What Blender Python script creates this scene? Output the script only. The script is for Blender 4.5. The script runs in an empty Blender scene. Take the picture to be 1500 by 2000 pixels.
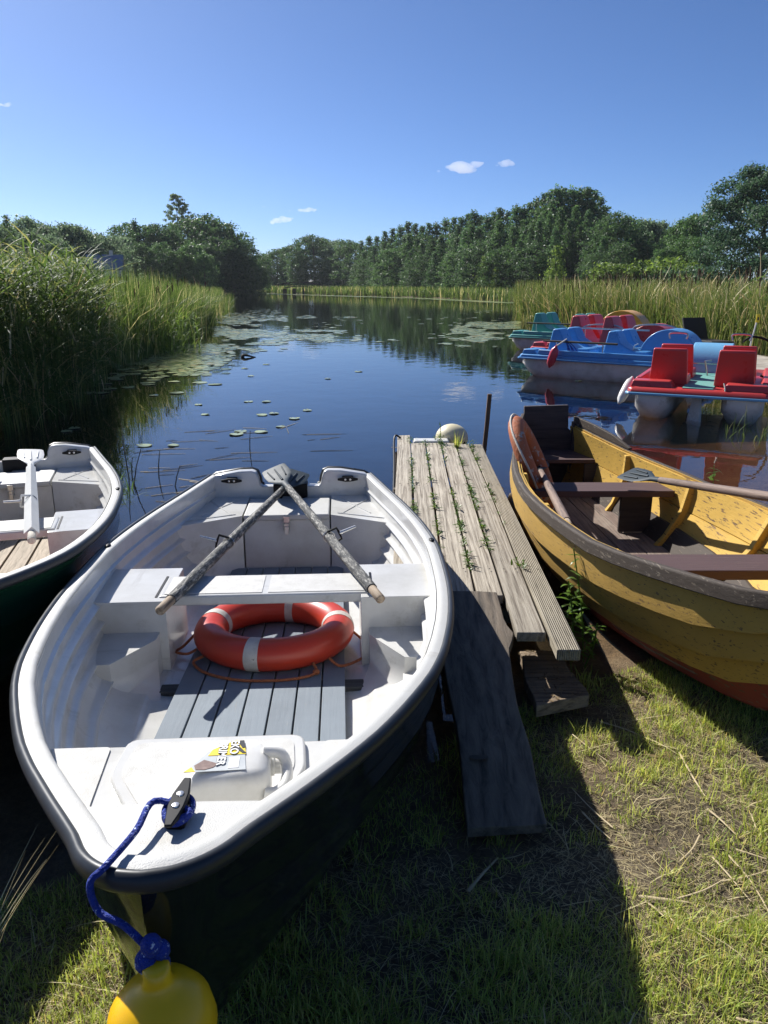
import bpy, math, random
import numpy as np
from mathutils import Vector, Matrix, Euler

random.seed(7)
rng = np.random.default_rng(7)
PI = math.pi
scene = bpy.context.scene
COL = scene.collection

# ------------------------------------------------------------------ geometry helpers
class MB:
    """collects primitives that become ONE mesh object"""
    def __init__(s):
        s.v = []; s.f = []
    def add(s, v, f):
        n = len(s.v)
        s.v += [tuple(p) for p in v]
        s.f += [tuple(i + n for i in q) for q in f]
        return s
    def box(s, x0, x1, y0, y1, z0, z1, M=None):
        v = [Vector((x, y, z)) for z in (z0, z1) for y in (y0, y1) for x in (x0, x1)]
        if M is not None:
            v = [M @ p for p in v]
        return s.add(v, [(0, 2, 3, 1), (4, 5, 7, 6), (0, 1, 5, 4), (2, 6, 7, 3), (0, 4, 6, 2), (1, 3, 7, 5)])
    def loft(s, rings, closed=True, cap=True):
        n = len(rings[0]); v = [p for r in rings for p in r]; f = []
        for i in range(len(rings) - 1):
            for j in range(n if closed else n - 1):
                k = (j + 1) % n
                f.append((i * n + j, i * n + k, (i + 1) * n + k, (i + 1) * n + j))
        if cap and closed:
            f.append(tuple(range(n - 1, -1, -1)))
            f.append(tuple((len(rings) - 1) * n + j for j in range(n)))
        return s.add(v, f)
    def tube(s, pts, r, n=8, cap=True, sq=1.0):
        pts = [Vector(p) for p in pts]
        rs = r if isinstance(r, (list, tuple)) else [r] * len(pts)
        up = None; rings = []
        for i, p in enumerate(pts):
            a = pts[max(i - 1, 0)]; b = pts[min(i + 1, len(pts) - 1)]
            t = (b - a).normalized()
            if up is None:
                up = Vector((0, 0, 1)) if abs(t.z) < .9 else Vector((1, 0, 0))
            sd = t.cross(up).normalized(); up = sd.cross(t).normalized()
            rings.append([p + sd * math.cos(2 * PI * j / n) * rs[i] + up * math.sin(2 * PI * j / n) * rs[i] * sq for j in range(n)])
        return s.loft(rings, True, cap)
    def lathe(s, prof, n=16, M=None, ax='z'):
        rings = []
        for r, z in prof:
            ring = []
            for j in range(n):
                c, d = math.cos(2 * PI * j / n) * r, math.sin(2 * PI * j / n) * r
                p = Vector((c, d, z)) if ax == 'z' else (Vector((z, c, d)) if ax == 'x' else Vector((d, z, c)))
                ring.append(M @ p if M is not None else p)
            rings.append(ring)
        return s.loft(rings)
    def prism(s, poly, z0, z1, M=None):
        r = [[Vector((x, y, z)) for x, y in poly] for z in (z0, z1)]
        if M is not None:
            r = [[M @ p for p in q] for q in r]
        return s.loft(r)
    def ell(s, c, r, nu=14, nv=9, M=None):
        c = Vector(c)
        if not hasattr(r, '__len__'): r = (r, r, r)
        rings = []
        for i in range(nv + 1):
            t = PI * (i / nv) - PI / 2
            t = max(-PI / 2 + .03, min(PI / 2 - .03, t))
            ring = [Vector((r[0] * math.cos(t) * math.cos(2 * PI * j / nu), r[1] * math.cos(t) * math.sin(2 * PI * j / nu), r[2] * math.sin(t))) for j in range(nu)]
            rings.append([c + (M @ p if M is not None else p) for p in ring])
        return s.loft(rings)
    def torus(s, R, r, n=64, m=16, M=None, sq=1.0, a0=0, a1=2 * PI):
        full = abs(a1 - a0) > 6.28
        rings = []
        for i in range(n if full else n + 1):
            a = a0 + (a1 - a0) * i / n
            ring = [Vector(((R + r * math.cos(2 * PI * j / m)) * math.cos(a), (R + r * math.cos(2 * PI * j / m)) * math.sin(a), r * sq * math.sin(2 * PI * j / m))) for j in range(m)]
            rings.append([M @ p for p in ring] if M is not None else ring)
        if full: rings.append(rings[0])
        return s.loft(rings, True, not full)
    def build(s, name, mat, parent=None, bevel=0, ang=40, seg=2, loc=None):
        me = bpy.data.meshes.new(name)
        me.from_pydata(s.v, [], s.f); me.update()
        import bmesh
        bm = bmesh.new(); bm.from_mesh(me)
        bmesh.ops.remove_doubles(bm, verts=bm.verts, dist=1e-5)
        bmesh.ops.recalc_face_normals(bm, faces=bm.faces)
        bm.to_mesh(me); bm.free()
        return link(name, me, mat, parent, bevel, ang, seg, loc)

def link(name, me, mat, parent=None, bevel=0, ang=40, seg=2, loc=None):
    o = bpy.data.objects.new(name, me); COL.objects.link(o)
    if mat is not None: me.materials.append(mat)
    if parent is not None: o.parent = parent
    if loc is not None: o.location = loc
    me.shade_smooth()
    me.set_sharp_from_angle(angle=math.radians(ang))
    if bevel:
        m = o.modifiers.new('b', 'BEVEL'); m.width = bevel; m.segments = seg; m.limit_method = 'ANGLE'; m.angle_limit = math.radians(35)
        m.harden_normals = False
    return o

def npmesh(name, V, Fq, mat, parent=None, smooth=False):
    """numpy verts (N,3) and quads (M,4) -> one mesh object"""
    me = bpy.data.meshes.new(name)
    V = np.asarray(V, np.float32); Fq = np.asarray(Fq, np.int32)
    me.vertices.add(len(V)); me.vertices.foreach_set('co', V.ravel())
    me.loops.add(Fq.size); me.loops.foreach_set('vertex_index', Fq.ravel())
    me.polygons.add(len(Fq)); me.polygons.foreach_set('loop_start', np.arange(0, Fq.size, Fq.shape[1], dtype=np.int32))
    me.update(calc_edges=True); me.validate()
    if smooth: me.shade_smooth()
    o = bpy.data.objects.new(name, me); COL.objects.link(o)
    if mat is not None: me.materials.append(mat)
    if parent is not None: o.parent = parent
    return o

def tag(o, label=None, cat=None, group=None, kind=None):
    if label: o['label'] = label
    if cat: o['category'] = cat
    if group: o['group'] = group
    if kind: o['kind'] = kind
    return o

def empty(name, loc=(0, 0, 0), rz=0, label=None, cat=None, group=None):
    o = bpy.data.objects.new(name, None); COL.objects.link(o)
    o.location = loc; o.rotation_euler = (0, 0, rz); o.empty_display_size = .1
    return tag(o, label, cat, group)

def dup(root, loc=None, rz=None, scale=None, label=None, group=None):
    r = root.copy(); COL.objects.link(r)
    if loc is not None: r.location = loc
    if rz is not None: r.rotation_euler = (0, 0, rz)
    if scale is not None: r.scale = scale
    if label: r['label'] = label
    if group: r['group'] = group
    for ch in [c for c in bpy.data.objects if c.parent == root]:
        c = ch.copy(); COL.objects.link(c); c.parent = r
        for g in [q for q in bpy.data.objects if q.parent == ch]:
            d = g.copy(); COL.objects.link(d); d.parent = c
    return r

def lerp(x, xs, ys): return float(np.interp(x, xs, ys))

def smooth_interp(xs, ys):
    """Catmull-Rom style interpolation through measured points"""
    xs = np.asarray(xs, float); ys = np.asarray(ys, float)
    m = np.gradient(ys, xs)
    def f(x):
        x = min(max(x, xs[0]), xs[-1]); i = int(np.clip(np.searchsorted(xs, x) - 1, 0, len(xs) - 2))
        h = xs[i + 1] - xs[i]; t = (x - xs[i]) / h
        return float((2 * t**3 - 3 * t**2 + 1) * ys[i] + (t**3 - 2 * t**2 + t) * h * m[i] + (-2 * t**3 + 3 * t**2) * ys[i + 1] + (t**3 - t**2) * h * m[i + 1])
    return f

def spline(pts, k=8):
    """dense smooth polyline through 3D points"""
    P = [Vector(p) for p in pts]; out = []
    for i in range(len(P) - 1):
        a = P[max(i - 1, 0)]; b = P[i]; c = P[i + 1]; d = P[min(i + 2, len(P) - 1)]
        for j in range(k):
            t = j / k
            out.append(.5 * ((2 * b) + (c - a) * t + (2 * a - 5 * b + 4 * c - d) * t * t + (3 * b - a - 3 * c + d) * t**3))
    out.append(P[-1])
    return out

# ------------------------------------------------------------------ materials
def newmat(name):
    m = bpy.data.materials.new(name); m.use_nodes = True
    nt = m.node_tree; nt.nodes.clear()
    out = nt.nodes.new('ShaderNodeOutputMaterial')
    return m, nt, out
def N(nt, typ, **kw):
    n = nt.nodes.new(typ)
    for k, v in kw.items():
        if k.startswith('i_'):
            key = k[2:].replace('_', ' ')
            n.inputs[key].default_value = v
        else: setattr(n, k, v)
    return n
def rgb(c): return (c[0], c[1], c[2], 1)
def ramp(nt, fac, stops):
    r = N(nt, 'ShaderNodeValToRGB'); e = r.color_ramp.elements
    while len(e) < len(stops): e.new(.5)
    for q, (p, c) in zip(e, stops):
        q.position = p; q.color = rgb(c)
    nt.links.new(fac, r.inputs[0]); return r
def coords(nt, scale=(1, 1, 1), rand=True, kind='Object'):
    tc = N(nt, 'ShaderNodeTexCoord'); mp = N(nt, 'ShaderNodeMapping'); mp.inputs['Scale'].default_value = scale
    if rand:
        oi = N(nt, 'ShaderNodeObjectInfo'); ml = N(nt, 'ShaderNodeMath', operation='MULTIPLY'); ml.inputs[1].default_value = 37
        nt.links.new(oi.outputs['Random'], ml.inputs[0])
        ad = N(nt, 'ShaderNodeVectorMath', operation='ADD')
        nt.links.new(tc.outputs[kind], ad.inputs[0]); nt.links.new(ml.outputs[0], ad.inputs[1])
        nt.links.new(ad.outputs[0], mp.inputs[0])
    else:
        nt.links.new(tc.outputs[kind], mp.inputs[0])
    return mp.outputs[0]

def paint(name, c, rough=.4, dirt=None, dirt_amt=.35, dscale=6, bump=0, bscale=200, coat=0, metal=0, spec=.5, spots=None, rvar=.12, transl=0, scuff=None):
    m, nt, out = newmat(name); L = nt.links.new
    b = N(nt, 'ShaderNodeBsdfPrincipled'); b.inputs['Roughness'].default_value = rough
    b.inputs['Metallic'].default_value = metal; b.inputs['Coat Weight'].default_value = coat; b.inputs['Specular IOR Level'].default_value = spec
    b.inputs['Coat Roughness'].default_value = .08
    co = coords(nt)
    n1 = N(nt, 'ShaderNodeTexNoise'); n1.inputs['Scale'].default_value = dscale; n1.inputs['Detail'].default_value = 8; n1.inputs['Roughness'].default_value = .65; L(co, n1.inputs[0])
    d = dirt or tuple(x * .6 for x in c)
    r = ramp(nt, n1.outputs[0], [(.42, c), (.78, tuple(c[i] * (1 - dirt_amt) + d[i] * dirt_amt for i in range(3)))])
    col = r.outputs[0]
    if spots:
        n2 = N(nt, 'ShaderNodeTexNoise'); n2.inputs['Scale'].default_value = spots[1]; n2.inputs['Detail'].default_value = 6; n2.inputs['Roughness'].default_value = .7; L(co, n2.inputs[0])
        rr = ramp(nt, n2.outputs[0], [(spots[2], (0, 0, 0)), (spots[2] + .03, (1, 1, 1))])
        mx = N(nt, 'ShaderNodeMix', data_type='RGBA'); L(rr.outputs[0], mx.inputs[0]); L(col, mx.inputs[6]); mx.inputs[7].default_value = rgb(spots[0]); col = mx.outputs[2]
    if scuff:
        for sc_, st_, th_ in ((7, (1, .12, 1), .62), (9, (.15, 1, 1), .65)):
            n5 = N(nt, 'ShaderNodeTexNoise'); n5.inputs['Scale'].default_value = sc_; n5.inputs['Detail'].default_value = 10; n5.inputs['Roughness'].default_value = .72; L(coords(nt, st_), n5.inputs[0])
            r5 = ramp(nt, n5.outputs[0], [(th_ - .05, (0, 0, 0)), (th_ + .12, (.75, .75, .75))])
            mx5 = N(nt, 'ShaderNodeMix', data_type='RGBA'); L(r5.outputs[0], mx5.inputs[0]); L(col, mx5.inputs[6]); mx5.inputs[7].default_value = rgb(scuff); col = mx5.outputs[2]
    L(col, b.inputs['Base Color'])
    mr = N(nt, 'ShaderNodeMapRange'); mr.inputs[3].default_value = max(.02, rough - rvar); mr.inputs[4].default_value = min(1, rough + rvar); L(n1.outputs[0], mr.inputs[0]); L(mr.outputs[0], b.inputs['Roughness'])
    if bump:
        n3 = N(nt, 'ShaderNodeTexNoise'); n3.inputs['Scale'].default_value = bscale; n3.inputs['Detail'].default_value = 3; L(co, n3.inputs[0])
        bp = N(nt, 'ShaderNodeBump'); bp.inputs['Strength'].default_value = bump; bp.inputs['Distance'].default_value = .01; L(n3.outputs[0], bp.inputs['Height']); L(bp.outputs[0], b.inputs['Normal'])
    if transl:
        b.inputs['Subsurface Weight'].default_value = transl; b.inputs['Subsurface Radius'].default_value = (.03, .03, .03); b.inputs['Subsurface Scale'].default_value = .5
    L(b.outputs[0], out.inputs[0])
    return m

def wood(name, c1, c2, c3=None, axis='Y', rough=.75, gscale=14, stretch=.06, bump=.35, paintc=None, pthr=.55, var=.25, groove=0):
    m, nt, out = newmat(name); L = nt.links.new
    b = N(nt, 'ShaderNodeBsdfPrincipled'); b.inputs['Roughness'].default_value = rough
    s = [1, 1, 1]; s['XYZ'.index(axis)] = stretch
    co = coords(nt, tuple(s))
    n0 = N(nt, 'ShaderNodeTexNoise'); n0.inputs['Scale'].default_value = gscale * .5; n0.inputs['Detail'].default_value = 3; L(co, n0.inputs[0])
    w = N(nt, 'ShaderNodeTexNoise'); w.inputs['Scale'].default_value = gscale * 5; w.inputs['Detail'].default_value = 9; w.inputs['Roughness'].default_value = .7; w.inputs['Distortion'].default_value = .8; L(co, w.inputs[0])
    wv = N(nt, 'ShaderNodeTexWave'); wv.inputs['Scale'].default_value = gscale * .7; wv.inputs['Distortion'].default_value = 14; wv.inputs['Detail'].default_value = 4; wv.inputs['Detail Scale'].default_value = 1.2; L(co, wv.inputs[0])
    if axis == 'X': wv.bands_direction = 'Y'
    mx = N(nt, 'ShaderNodeMix', data_type='FLOAT'); mx.inputs[0].default_value = .13; L(w.outputs[0], mx.inputs[2]); L(wv.outputs[0], mx.inputs[3])
    mid = tuple((c1[i] + c2[i]) / 2 for i in range(3))
    r = ramp(nt, mx.outputs[0], [(.32, tuple(x * .55 for x in c2)), (.38, c2), (.48, mid), (.64, c1)])
    col = r.outputs[0]
    co2 = coords(nt)
    nb = N(nt, 'ShaderNodeTexNoise'); nb.inputs['Scale'].default_value = 3.5; nb.inputs['Detail'].default_value = 7; nb.inputs['Roughness'].default_value = .65; L(co2, nb.inputs[0])
    if c3:
        rr = ramp(nt, nb.outputs[0], [(.45, (0, 0, 0)), (.7, (1, 1, 1))])
        m2 = N(nt, 'ShaderNodeMix', data_type='RGBA'); L(rr.outputs[0], m2.inputs[0]); L(col, m2.inputs[6]); m2.inputs[7].default_value = rgb(c3); m2.blend_type = 'MIX'
        mm = N(nt, 'ShaderNodeMath', operation='MULTIPLY'); mm.inputs[1].default_value = .6; L(rr.outputs[0], mm.inputs[0]); L(mm.outputs[0], m2.inputs[0])
        col = m2.outputs[2]
    if paintc:
        # paint film with long cracks showing the bare wood
        ns = N(nt, 'ShaderNodeTexNoise'); ns.inputs['Scale'].default_value = gscale * 7; ns.inputs['Detail'].default_value = 7; ns.inputs['Roughness'].default_value = .62; L(co, ns.inputs[0])
        ma = N(nt, 'ShaderNodeMath', operation='MULTIPLY_ADD'); ma.inputs[1].default_value = .2; L(nb.outputs[0], ma.inputs[0]); L(ns.outputs[0], ma.inputs[2])
        rp = ramp(nt, ma.outputs[0], [(pthr + .10, (1, 1, 1)), (pthr + .125, (0, 0, 0))])
        m3 = N(nt, 'ShaderNodeMix', data_type='RGBA'); L(rp.outputs[0], m3.inputs[0]); L(col, m3.inputs[6])
        pr = ramp(nt, nb.outputs[0], [(.35, paintc), (.7, tuple(x * .82 for x in paintc))]); L(pr.outputs[0], m3.inputs[7]); col = m3.outputs[2]
    oi = N(nt, 'ShaderNodeObjectInfo')
    mr = N(nt, 'ShaderNodeMapRange'); mr.inputs[3].default_value = 1 - var; mr.inputs[4].default_value = 1 + var; L(oi.outputs['Random'], mr.inputs[0])
    vm = N(nt, 'ShaderNodeVectorMath', operation='SCALE'); L(col, vm.inputs[0]); L(mr.outputs[0], vm.inputs['Scale'])
    L(vm.outputs[0], b.inputs['Base Color'])
    hgt = mx.outputs[0]
    if groove:
        tc = coords(nt, (1, 1, 1), False); wg = N(nt, 'ShaderNodeTexWave'); wg.inputs['Scale'].default_value = groove; L(tc, wg.inputs[0])
        ad = N(nt, 'ShaderNodeMath', operation='ADD'); L(hgt, ad.inputs[0]); mg = N(nt, 'ShaderNodeMath', operation='MULTIPLY'); mg.inputs[1].default_value = 2.0; L(wg.outputs[0], mg.inputs[0]); L(mg.outputs[0], ad.inputs[1]); hgt = ad.outputs[0]
    bp = N(nt, 'ShaderNodeBump'); bp.inputs['Strength'].default_value = bump; bp.inputs['Distance'].default_value = .006; L(hgt, bp.inputs['Height']); L(bp.outputs[0], b.inputs['Normal'])
    L(b.outputs[0], out.inputs[0])
    return m

def foliage(name, c1, c2, transl=.35, rough=.5, spec=.3, c3=None):
    m, nt, out = newmat(name); L = nt.links.new
    g = N(nt, 'ShaderNodeNewGeometry'); oi = N(nt, 'ShaderNodeObjectInfo')
    stops = [(0, c1), (1, c2)] if not c3 else [(0, c1), (.82, c2), (.97, c3)]
    r = ramp(nt, g.outputs['Random Per Island'], stops)
    mr = N(nt, 'ShaderNodeMapRange'); mr.inputs[3].default_value = .8; mr.inputs[4].default_value = 1.2; L(oi.outputs['Random'], mr.inputs[0])
    vm = N(nt, 'ShaderNodeVectorMath', operation='SCALE'); L(r.outputs[0], vm.inputs[0]); L(mr.outputs[0], vm.inputs['Scale'])
    b = N(nt, 'ShaderNodeBsdfPrincipled'); b.inputs['Roughness'].default_value = rough; b.inputs['Specular IOR Level'].default_value = spec
    L(vm.outputs[0], b.inputs['Base Color'])
    t = N(nt, 'ShaderNodeBsdfTranslucent'); hs = N(nt, 'ShaderNodeHueSaturation'); hs.inputs['Saturation'].default_value = 1.1; hs.inputs['Value'].default_value = 1.3; hs.inputs['Hue'].default_value = .485
    L(vm.outputs[0], hs.inputs['Color']); L(hs.outputs[0], t.inputs[0])
    mx = N(nt, 'ShaderNodeMixShader'); mx.inputs[0].default_value = transl; L(b.outputs[0], mx.inputs[1]); L(t.outputs[0], mx.inputs[2])
    L(mx.outputs[0], out.inputs[0])
    return m

M = {}
M['gel'] = paint('white_gelcoat', (.62, .615, .59), .16, (.36, .34, .29), .55, 4, spots=((.2, .19, .17), 34, .75), scuff=(.34, .32, .27))
M['gelrough'] = paint('white_textured_deck', (.53, .525, .50), .5, (.40, .385, .34), .4, 9, bump=.25, bscale=420, spots=((.22, .2, .17), 40, .72), scuff=(.36, .34, .29))
M['pad'] = paint('nonskid_pad', (.58, .57, .54), .55, (.36, .35, .31), .5, 22, bump=.3, bscale=650, spots=((.2, .18, .15), 55, .70))
M['rail'] = paint('dark_rub_rail', (.024, .027, .031), .42, (.08, .08, .08), .35, 12, spec=.35)
M['hullblack'] = paint('black_hull', (.010, .012, .012), .1, (.03, .03, .028), .3, 5, coat=.5)
M['hullgreen'] = paint('green_hull', (.008, .045, .022), .1, (.02, .05, .03), .3, 4, coat=.5)
M['blackplastic'] = paint('black_plastic', (.007, .007, .008), .5, (.018, .018, .018), .4, 18, spec=.2)
M['greyplastic'] = paint('grey_plastic', (.03, .042, .05), .55, (.07, .08, .085), .4, 14, spec=.2)
M['steel'] = paint('steel', (.55, .55, .55), .3, (.3, .28, .25), .5, 30, metal=1)
M['greyplank'] = wood('grey_painted_plank', (.22, .25, .28), (.15, .17, .19), (.27, .26, .23), paintc=(.20, .235, .27), pthr=.66, bump=.25, var=.1)
M['darkbatten'] = wood('dark_batten', (.06, .065, .07), (.03, .032, .035), axis='X')
M['tanplank'] = wood('tan_deck_plank', (.42, .34, .25), (.24, .19, .13), bump=.6, var=.1)
M['oarwood'] = wood('weathered_oar', (.44, .42, .37), (.03, .03, .029), (.045, .046, .045), axis='Y', gscale=15, stretch=.22, paintc=(.055, .056, .055), pthr=.50, bump=.6, var=.05)
M['oarbrown'] = wood('brown_oar', (.24, .17, .13), (.09, .06, .048), (.16, .11, .09), axis='Y', gscale=14, stretch=.08, bump=.4)
M['oargrip'] = wood('bare_oar_grip', (.42, .33, .23), (.2, .14, .09), axis='Y')
M['ring'] = paint('orange_red_ring', (.50, .045, .02), .36, (.34, .035, .022), .5, 7, spots=((.75, .45, .38), 60, .73))
M['band'] = paint('silver_band', (.55, .53, .49), .5, (.28, .26, .23), .7, 22, spots=((.1, .09, .08), 30, .66))
M['orangerope'] = paint('orange_rope', (.42, .13, .05), .8, (.2, .07, .03), .6, 60, bump=1, bscale=160)
M['bluerope'] = paint('blue_rope', (.012, .04, .30), .8, (.008, .015, .10), .6, 50, bump=1, bscale=170, spots=((.55, .62, .75), 70, .60))
M['yellow'] = paint('yellow_buoy', (.88, .50, .004), .34, (.7, .36, .01), .4, 6, spots=((.3, .18, .02), 14, .75), transl=.15)
M['dock'] = wood('grey_dock_plank', (.48, .425, .335), (.17, .135, .095), (.27, .235, .185), bump=1, var=.16, gscale=16, stretch=.035)
M['dockgroove'] = wood('grooved_plank', (.44, .385, .285), (.26, .22, .155), (.33, .29, .22), bump=.8, var=.05, groove=38)
M['oldplank'] = wood('old_brown_plank', (.20, .155, .11), (.07, .055, .04), (.11, .09, .065), bump=.9, var=.05, gscale=7, stretch=.08)
M['rough'] = wood('rough_plank', (.36, .27, .175), (.16, .115, .075), (.09, .065, .045), bump=1, var=.05, axis='X')
M['brownpole'] = wood('brown_pole', (.18, .10, .05), (.08, .045, .025), axis='Z')
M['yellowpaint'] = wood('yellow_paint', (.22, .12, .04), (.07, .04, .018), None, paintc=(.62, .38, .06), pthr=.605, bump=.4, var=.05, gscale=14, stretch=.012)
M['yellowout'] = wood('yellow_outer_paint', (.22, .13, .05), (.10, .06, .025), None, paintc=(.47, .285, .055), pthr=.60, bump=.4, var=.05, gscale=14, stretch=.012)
M['redbottom'] = wood('red_bottom_paint', (.2, .08, .06), (.06, .04, .03), (.22, .16, .14), paintc=(.25, .035, .03), pthr=.57, bump=.4, var=.03, gscale=7)
M['brownpaint'] = wood('brown_paint', (.19, .15, .105), (.06, .042, .03), (.19, .16, .12), paintc=(.05, .034, .022), pthr=.60, bump=.4, var=.1)
M['brownx'] = wood('brown_paint_bench', (.13, .075, .065), (.05, .032, .03), (.17, .12, .1), axis='X', paintc=(.085, .046, .045), pthr=.62, bump=.35, var=.08)
M['brownfloor'] = wood('brown_floor', (.23, .165, .13), (.10, .07, .055), (.30, .25, .2), bump=.5, var=.1)
M['darkboard'] = wood('dark_board', (.055, .04, .04), (.022, .017, .018), None, axis='X', bump=.35)
M['oldring'] = paint('peeling_orange', (.40, .11, .035), .75, (.28, .12, .07), .7, 12, bump=.5, bscale=60, spots=((.38, .33, .28), 18, .58))
M['whiterope'] = paint('white_rope', (.62, .57, .48), .8, (.4, .35, .28), .5, 50, bump=.6, bscale=150)
M['canister'] = paint('milky_plastic', (.74, .73, .69), .35, (.45, .42, .36), .45, 14, spots=((.2, .18, .15), 40, .74), transl=.35)
M['white'] = paint('white_plastic', (.68, .67, .63), .35, (.45, .43, .38), .5, 5, spots=((.3, .28, .22), 10, .72))
M['cream'] = paint('cream_float', (.72, .64, .42), .5, (.5, .42, .25), .5, 9)
M['pontoon'] = paint('pontoon_white', (.72, .71, .67), .4, (.28, .26, .2), .7, 3, scuff=(.3, .28, .2))
def plastic(n, c): return paint(n, c, .3, tuple(x * .65 + .05 for x in c), .5, 4, spots=(tuple(min(1, x * .8 + .15) for x in c), 30, .74), scuff=tuple(x * .55 + .05 for x in c))
M['pred'] = plastic('red_plastic', (.56, .05, .045)); M['pblue'] = plastic('blue_plastic', (.09, .29, .58)); M['pteal'] = plastic('teal_plastic', (.09, .33, .28))
M['pyellow'] = plastic('yellow_plastic', (.72, .36, .03)); M['mat'] = paint('teal_mat', (.13, .36, .31), .7, (.1, .25, .22), .5, 20, bump=.3, bscale=120)
M['lightblue'] = plastic('light_blue', (.19, .45, .68)); M['fender'] = plastic('red_fender', (.55, .035, .06))
M['wicker'] = paint('dark_wicker', (.018, .015, .013), .6, (.05, .04, .035), .4, 30, bump=.5, bscale=90)
M['labelyellow'] = paint('label_yellow', (.85, .62, .02), .4, rvar=.05, dirt_amt=.2); M['labelblack'] = paint('label_black', (.02, .02, .02), .4, rvar=.05)
M['labelgrey'] = paint('label_grey', (.42, .45, .46), .4, (.6, .6, .58), .7, 18, rvar=.05); M['labelwhite'] = paint('label_white', (.85, .85, .85), .4, rvar=.05, dirt_amt=.1)
M['labelbrown'] = paint('label_brown', (.16, .09, .07), .4, (.3, .2, .16), .7, 60, rvar=.05)
M['seedhead'] = paint('brown_seed_head', (.10, .055, .025), .9)
M['bark'] = wood('bark', (.12, .09, .07), (.04, .03, .022), axis='Z', gscale=3, bump=1)
M['roofblue'] = paint('grey_blue_roof', (.16, .19, .28), .6); M['housewall'] = paint('pale_wall', (.6, .58, .54), .8)
M['straw'] = paint('dry_straw', (.52, .42, .25), .75, (.3, .22, .12), .6, 30)
M['darkstem'] = paint('dark_stem', (.05, .045, .028), .7)
M['f_dark'] = foliage('leaves_dark', (0.033, 0.075, 0.030), (0.105, 0.180, 0.068), .48)
M['f_mid'] = foliage('leaves_mid', (0.042, 0.095, 0.035), (0.115, 0.20, 0.07), .48)
M['f_pine'] = foliage('leaves_pointed', (0.039, 0.093, 0.036), (0.120, 0.217, 0.083), .48)
M['f_light'] = foliage('leaves_light', (0.085, 0.155, 0.033), (0.20, 0.29, 0.07), .48)
M['f_grey'] = foliage('leaves_grey', (0.083, 0.135, 0.075), (0.195, 0.270, 0.150), .48)
M['f_oak'] = foliage('leaves_oak', (0.033, 0.078, 0.039), (0.105, 0.180, 0.090), .42)
M['reed'] = foliage('reed_blades', (0.048, 0.092, 0.022), (0.135, 0.20, 0.055),   .42, .55, .15, (0.540, 0.495, 0.225))
M['reednear'] = foliage('reed_leaves', (0.055, 0.11, 0.028), (0.17, 0.26, 0.075), .5, .55, .18, (0.435, 0.435, 0.160))
M['reedgold'] = foliage('reed_blades_gold', (0.052, 0.098, 0.022), (0.165, 0.21, 0.060),   .42, .55, .15, (0.42, 0.34, 0.16))
M['grass'] = foliage('grass_blades', (0.20, 0.29, 0.048), (0.55, 0.60, 0.17), .44, .5, .35, (0.625, 0.525, 0.200))
M['drygrass'] = foliage('dry_blades', (.42, .34, .16), (.78, .68, .40), .3, .6, .3)
M['weed'] = foliage('weed_leaves', (.05, .12, .015), (.16, .26, .035), .4, .4, .4)
M['deadleaf'] = foliage('dead_leaves', (.07, .045, .025), (.34, .25, .13), .25, .6, .2)
M['lily'] = foliage('lily_leaves', (0.135, 0.189, 0.061), (0.405, 0.446, 0.203), .05, .2, .7, (0.486, 0.419, 0.176))
M['lilybright'] = foliage('lily_bright', (.16, .30, .03), (.2, .36, .05), .1, .25, .6)

# ------------------------------------------------------------------ camera, sun, sky
CAMH = 1.6; F = 1502.; PITCH = math.atan((1000 - 553) / F)
cd = bpy.data.cameras.new('camera'); cam = bpy.data.objects.new('camera', cd); COL.objects.link(cam)
cam.location = (0, 0, CAMH); cam.rotation_euler = (PI / 2 - PITCH, 0, 0)
cd.sensor_fit = 'VERTICAL'; cd.sensor_height = 24; cd.sensor_width = 18; cd.lens = 24 * F / 2000
cd.clip_start = .05; cd.clip_end = 20000
scene.camera = cam
def U(u, v, z=0.):
    """where the sight line through photo pixel (u, v) meets height z: used to read sizes off the photograph"""
    a = (u - 750) / F; b = (1000 - v) / F
    up = b * math.cos(PITCH) - math.sin(PITCH); fw = math.cos(PITCH) + b * math.sin(PITCH)
    t = (z - CAMH) / up
    return Vector((a * t, fw * t, z))

sd = Vector((.80, -1.0, -1.0)).normalized()      # direction the light travels
sun = bpy.data.lights.new('sun', 'SUN'); so = bpy.data.objects.new('sun', sun); COL.objects.link(so)
so.rotation_euler = sd.to_track_quat('-Z', 'Y').to_euler()
sun.energy = 5.0; sun.angle = math.radians(.53); sun.color = (1, .97, .92)
w = bpy.data.worlds.new('World'); scene.world = w; w.use_nodes = True
nt = w.node_tree; bg = nt.nodes['Background']
sky = nt.nodes.new('ShaderNodeTexSky'); sky.sky_type = 'NISHITA'; sky.sun_disc = False
elev = math.asin(-sd.z); az = math.atan2(-sd.x, -sd.y)   # azimuth of the sun from +Y towards +X
sky.sun_elevation = elev; sky.sun_rotation = az
sky.air_density = .57; sky.dust_density = .6; sky.ozone_density = 10; sky.altitude = 100
nt.links.new(sky.outputs[0], bg.inputs[0]); bg.inputs[1].default_value = .083
scene.view_settings.view_transform = 'Standard'; scene.view_settings.look = 'None'; scene.view_settings.exposure = .6; scene.view_settings.gamma = 1
scene.cycles.max_bounces = 8; scene.cycles.transparent_max_bounces = 24; scene.cycles.use_denoising = True
scene.cycles.caustics_reflective = False; scene.cycles.caustics_refractive = False

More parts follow.
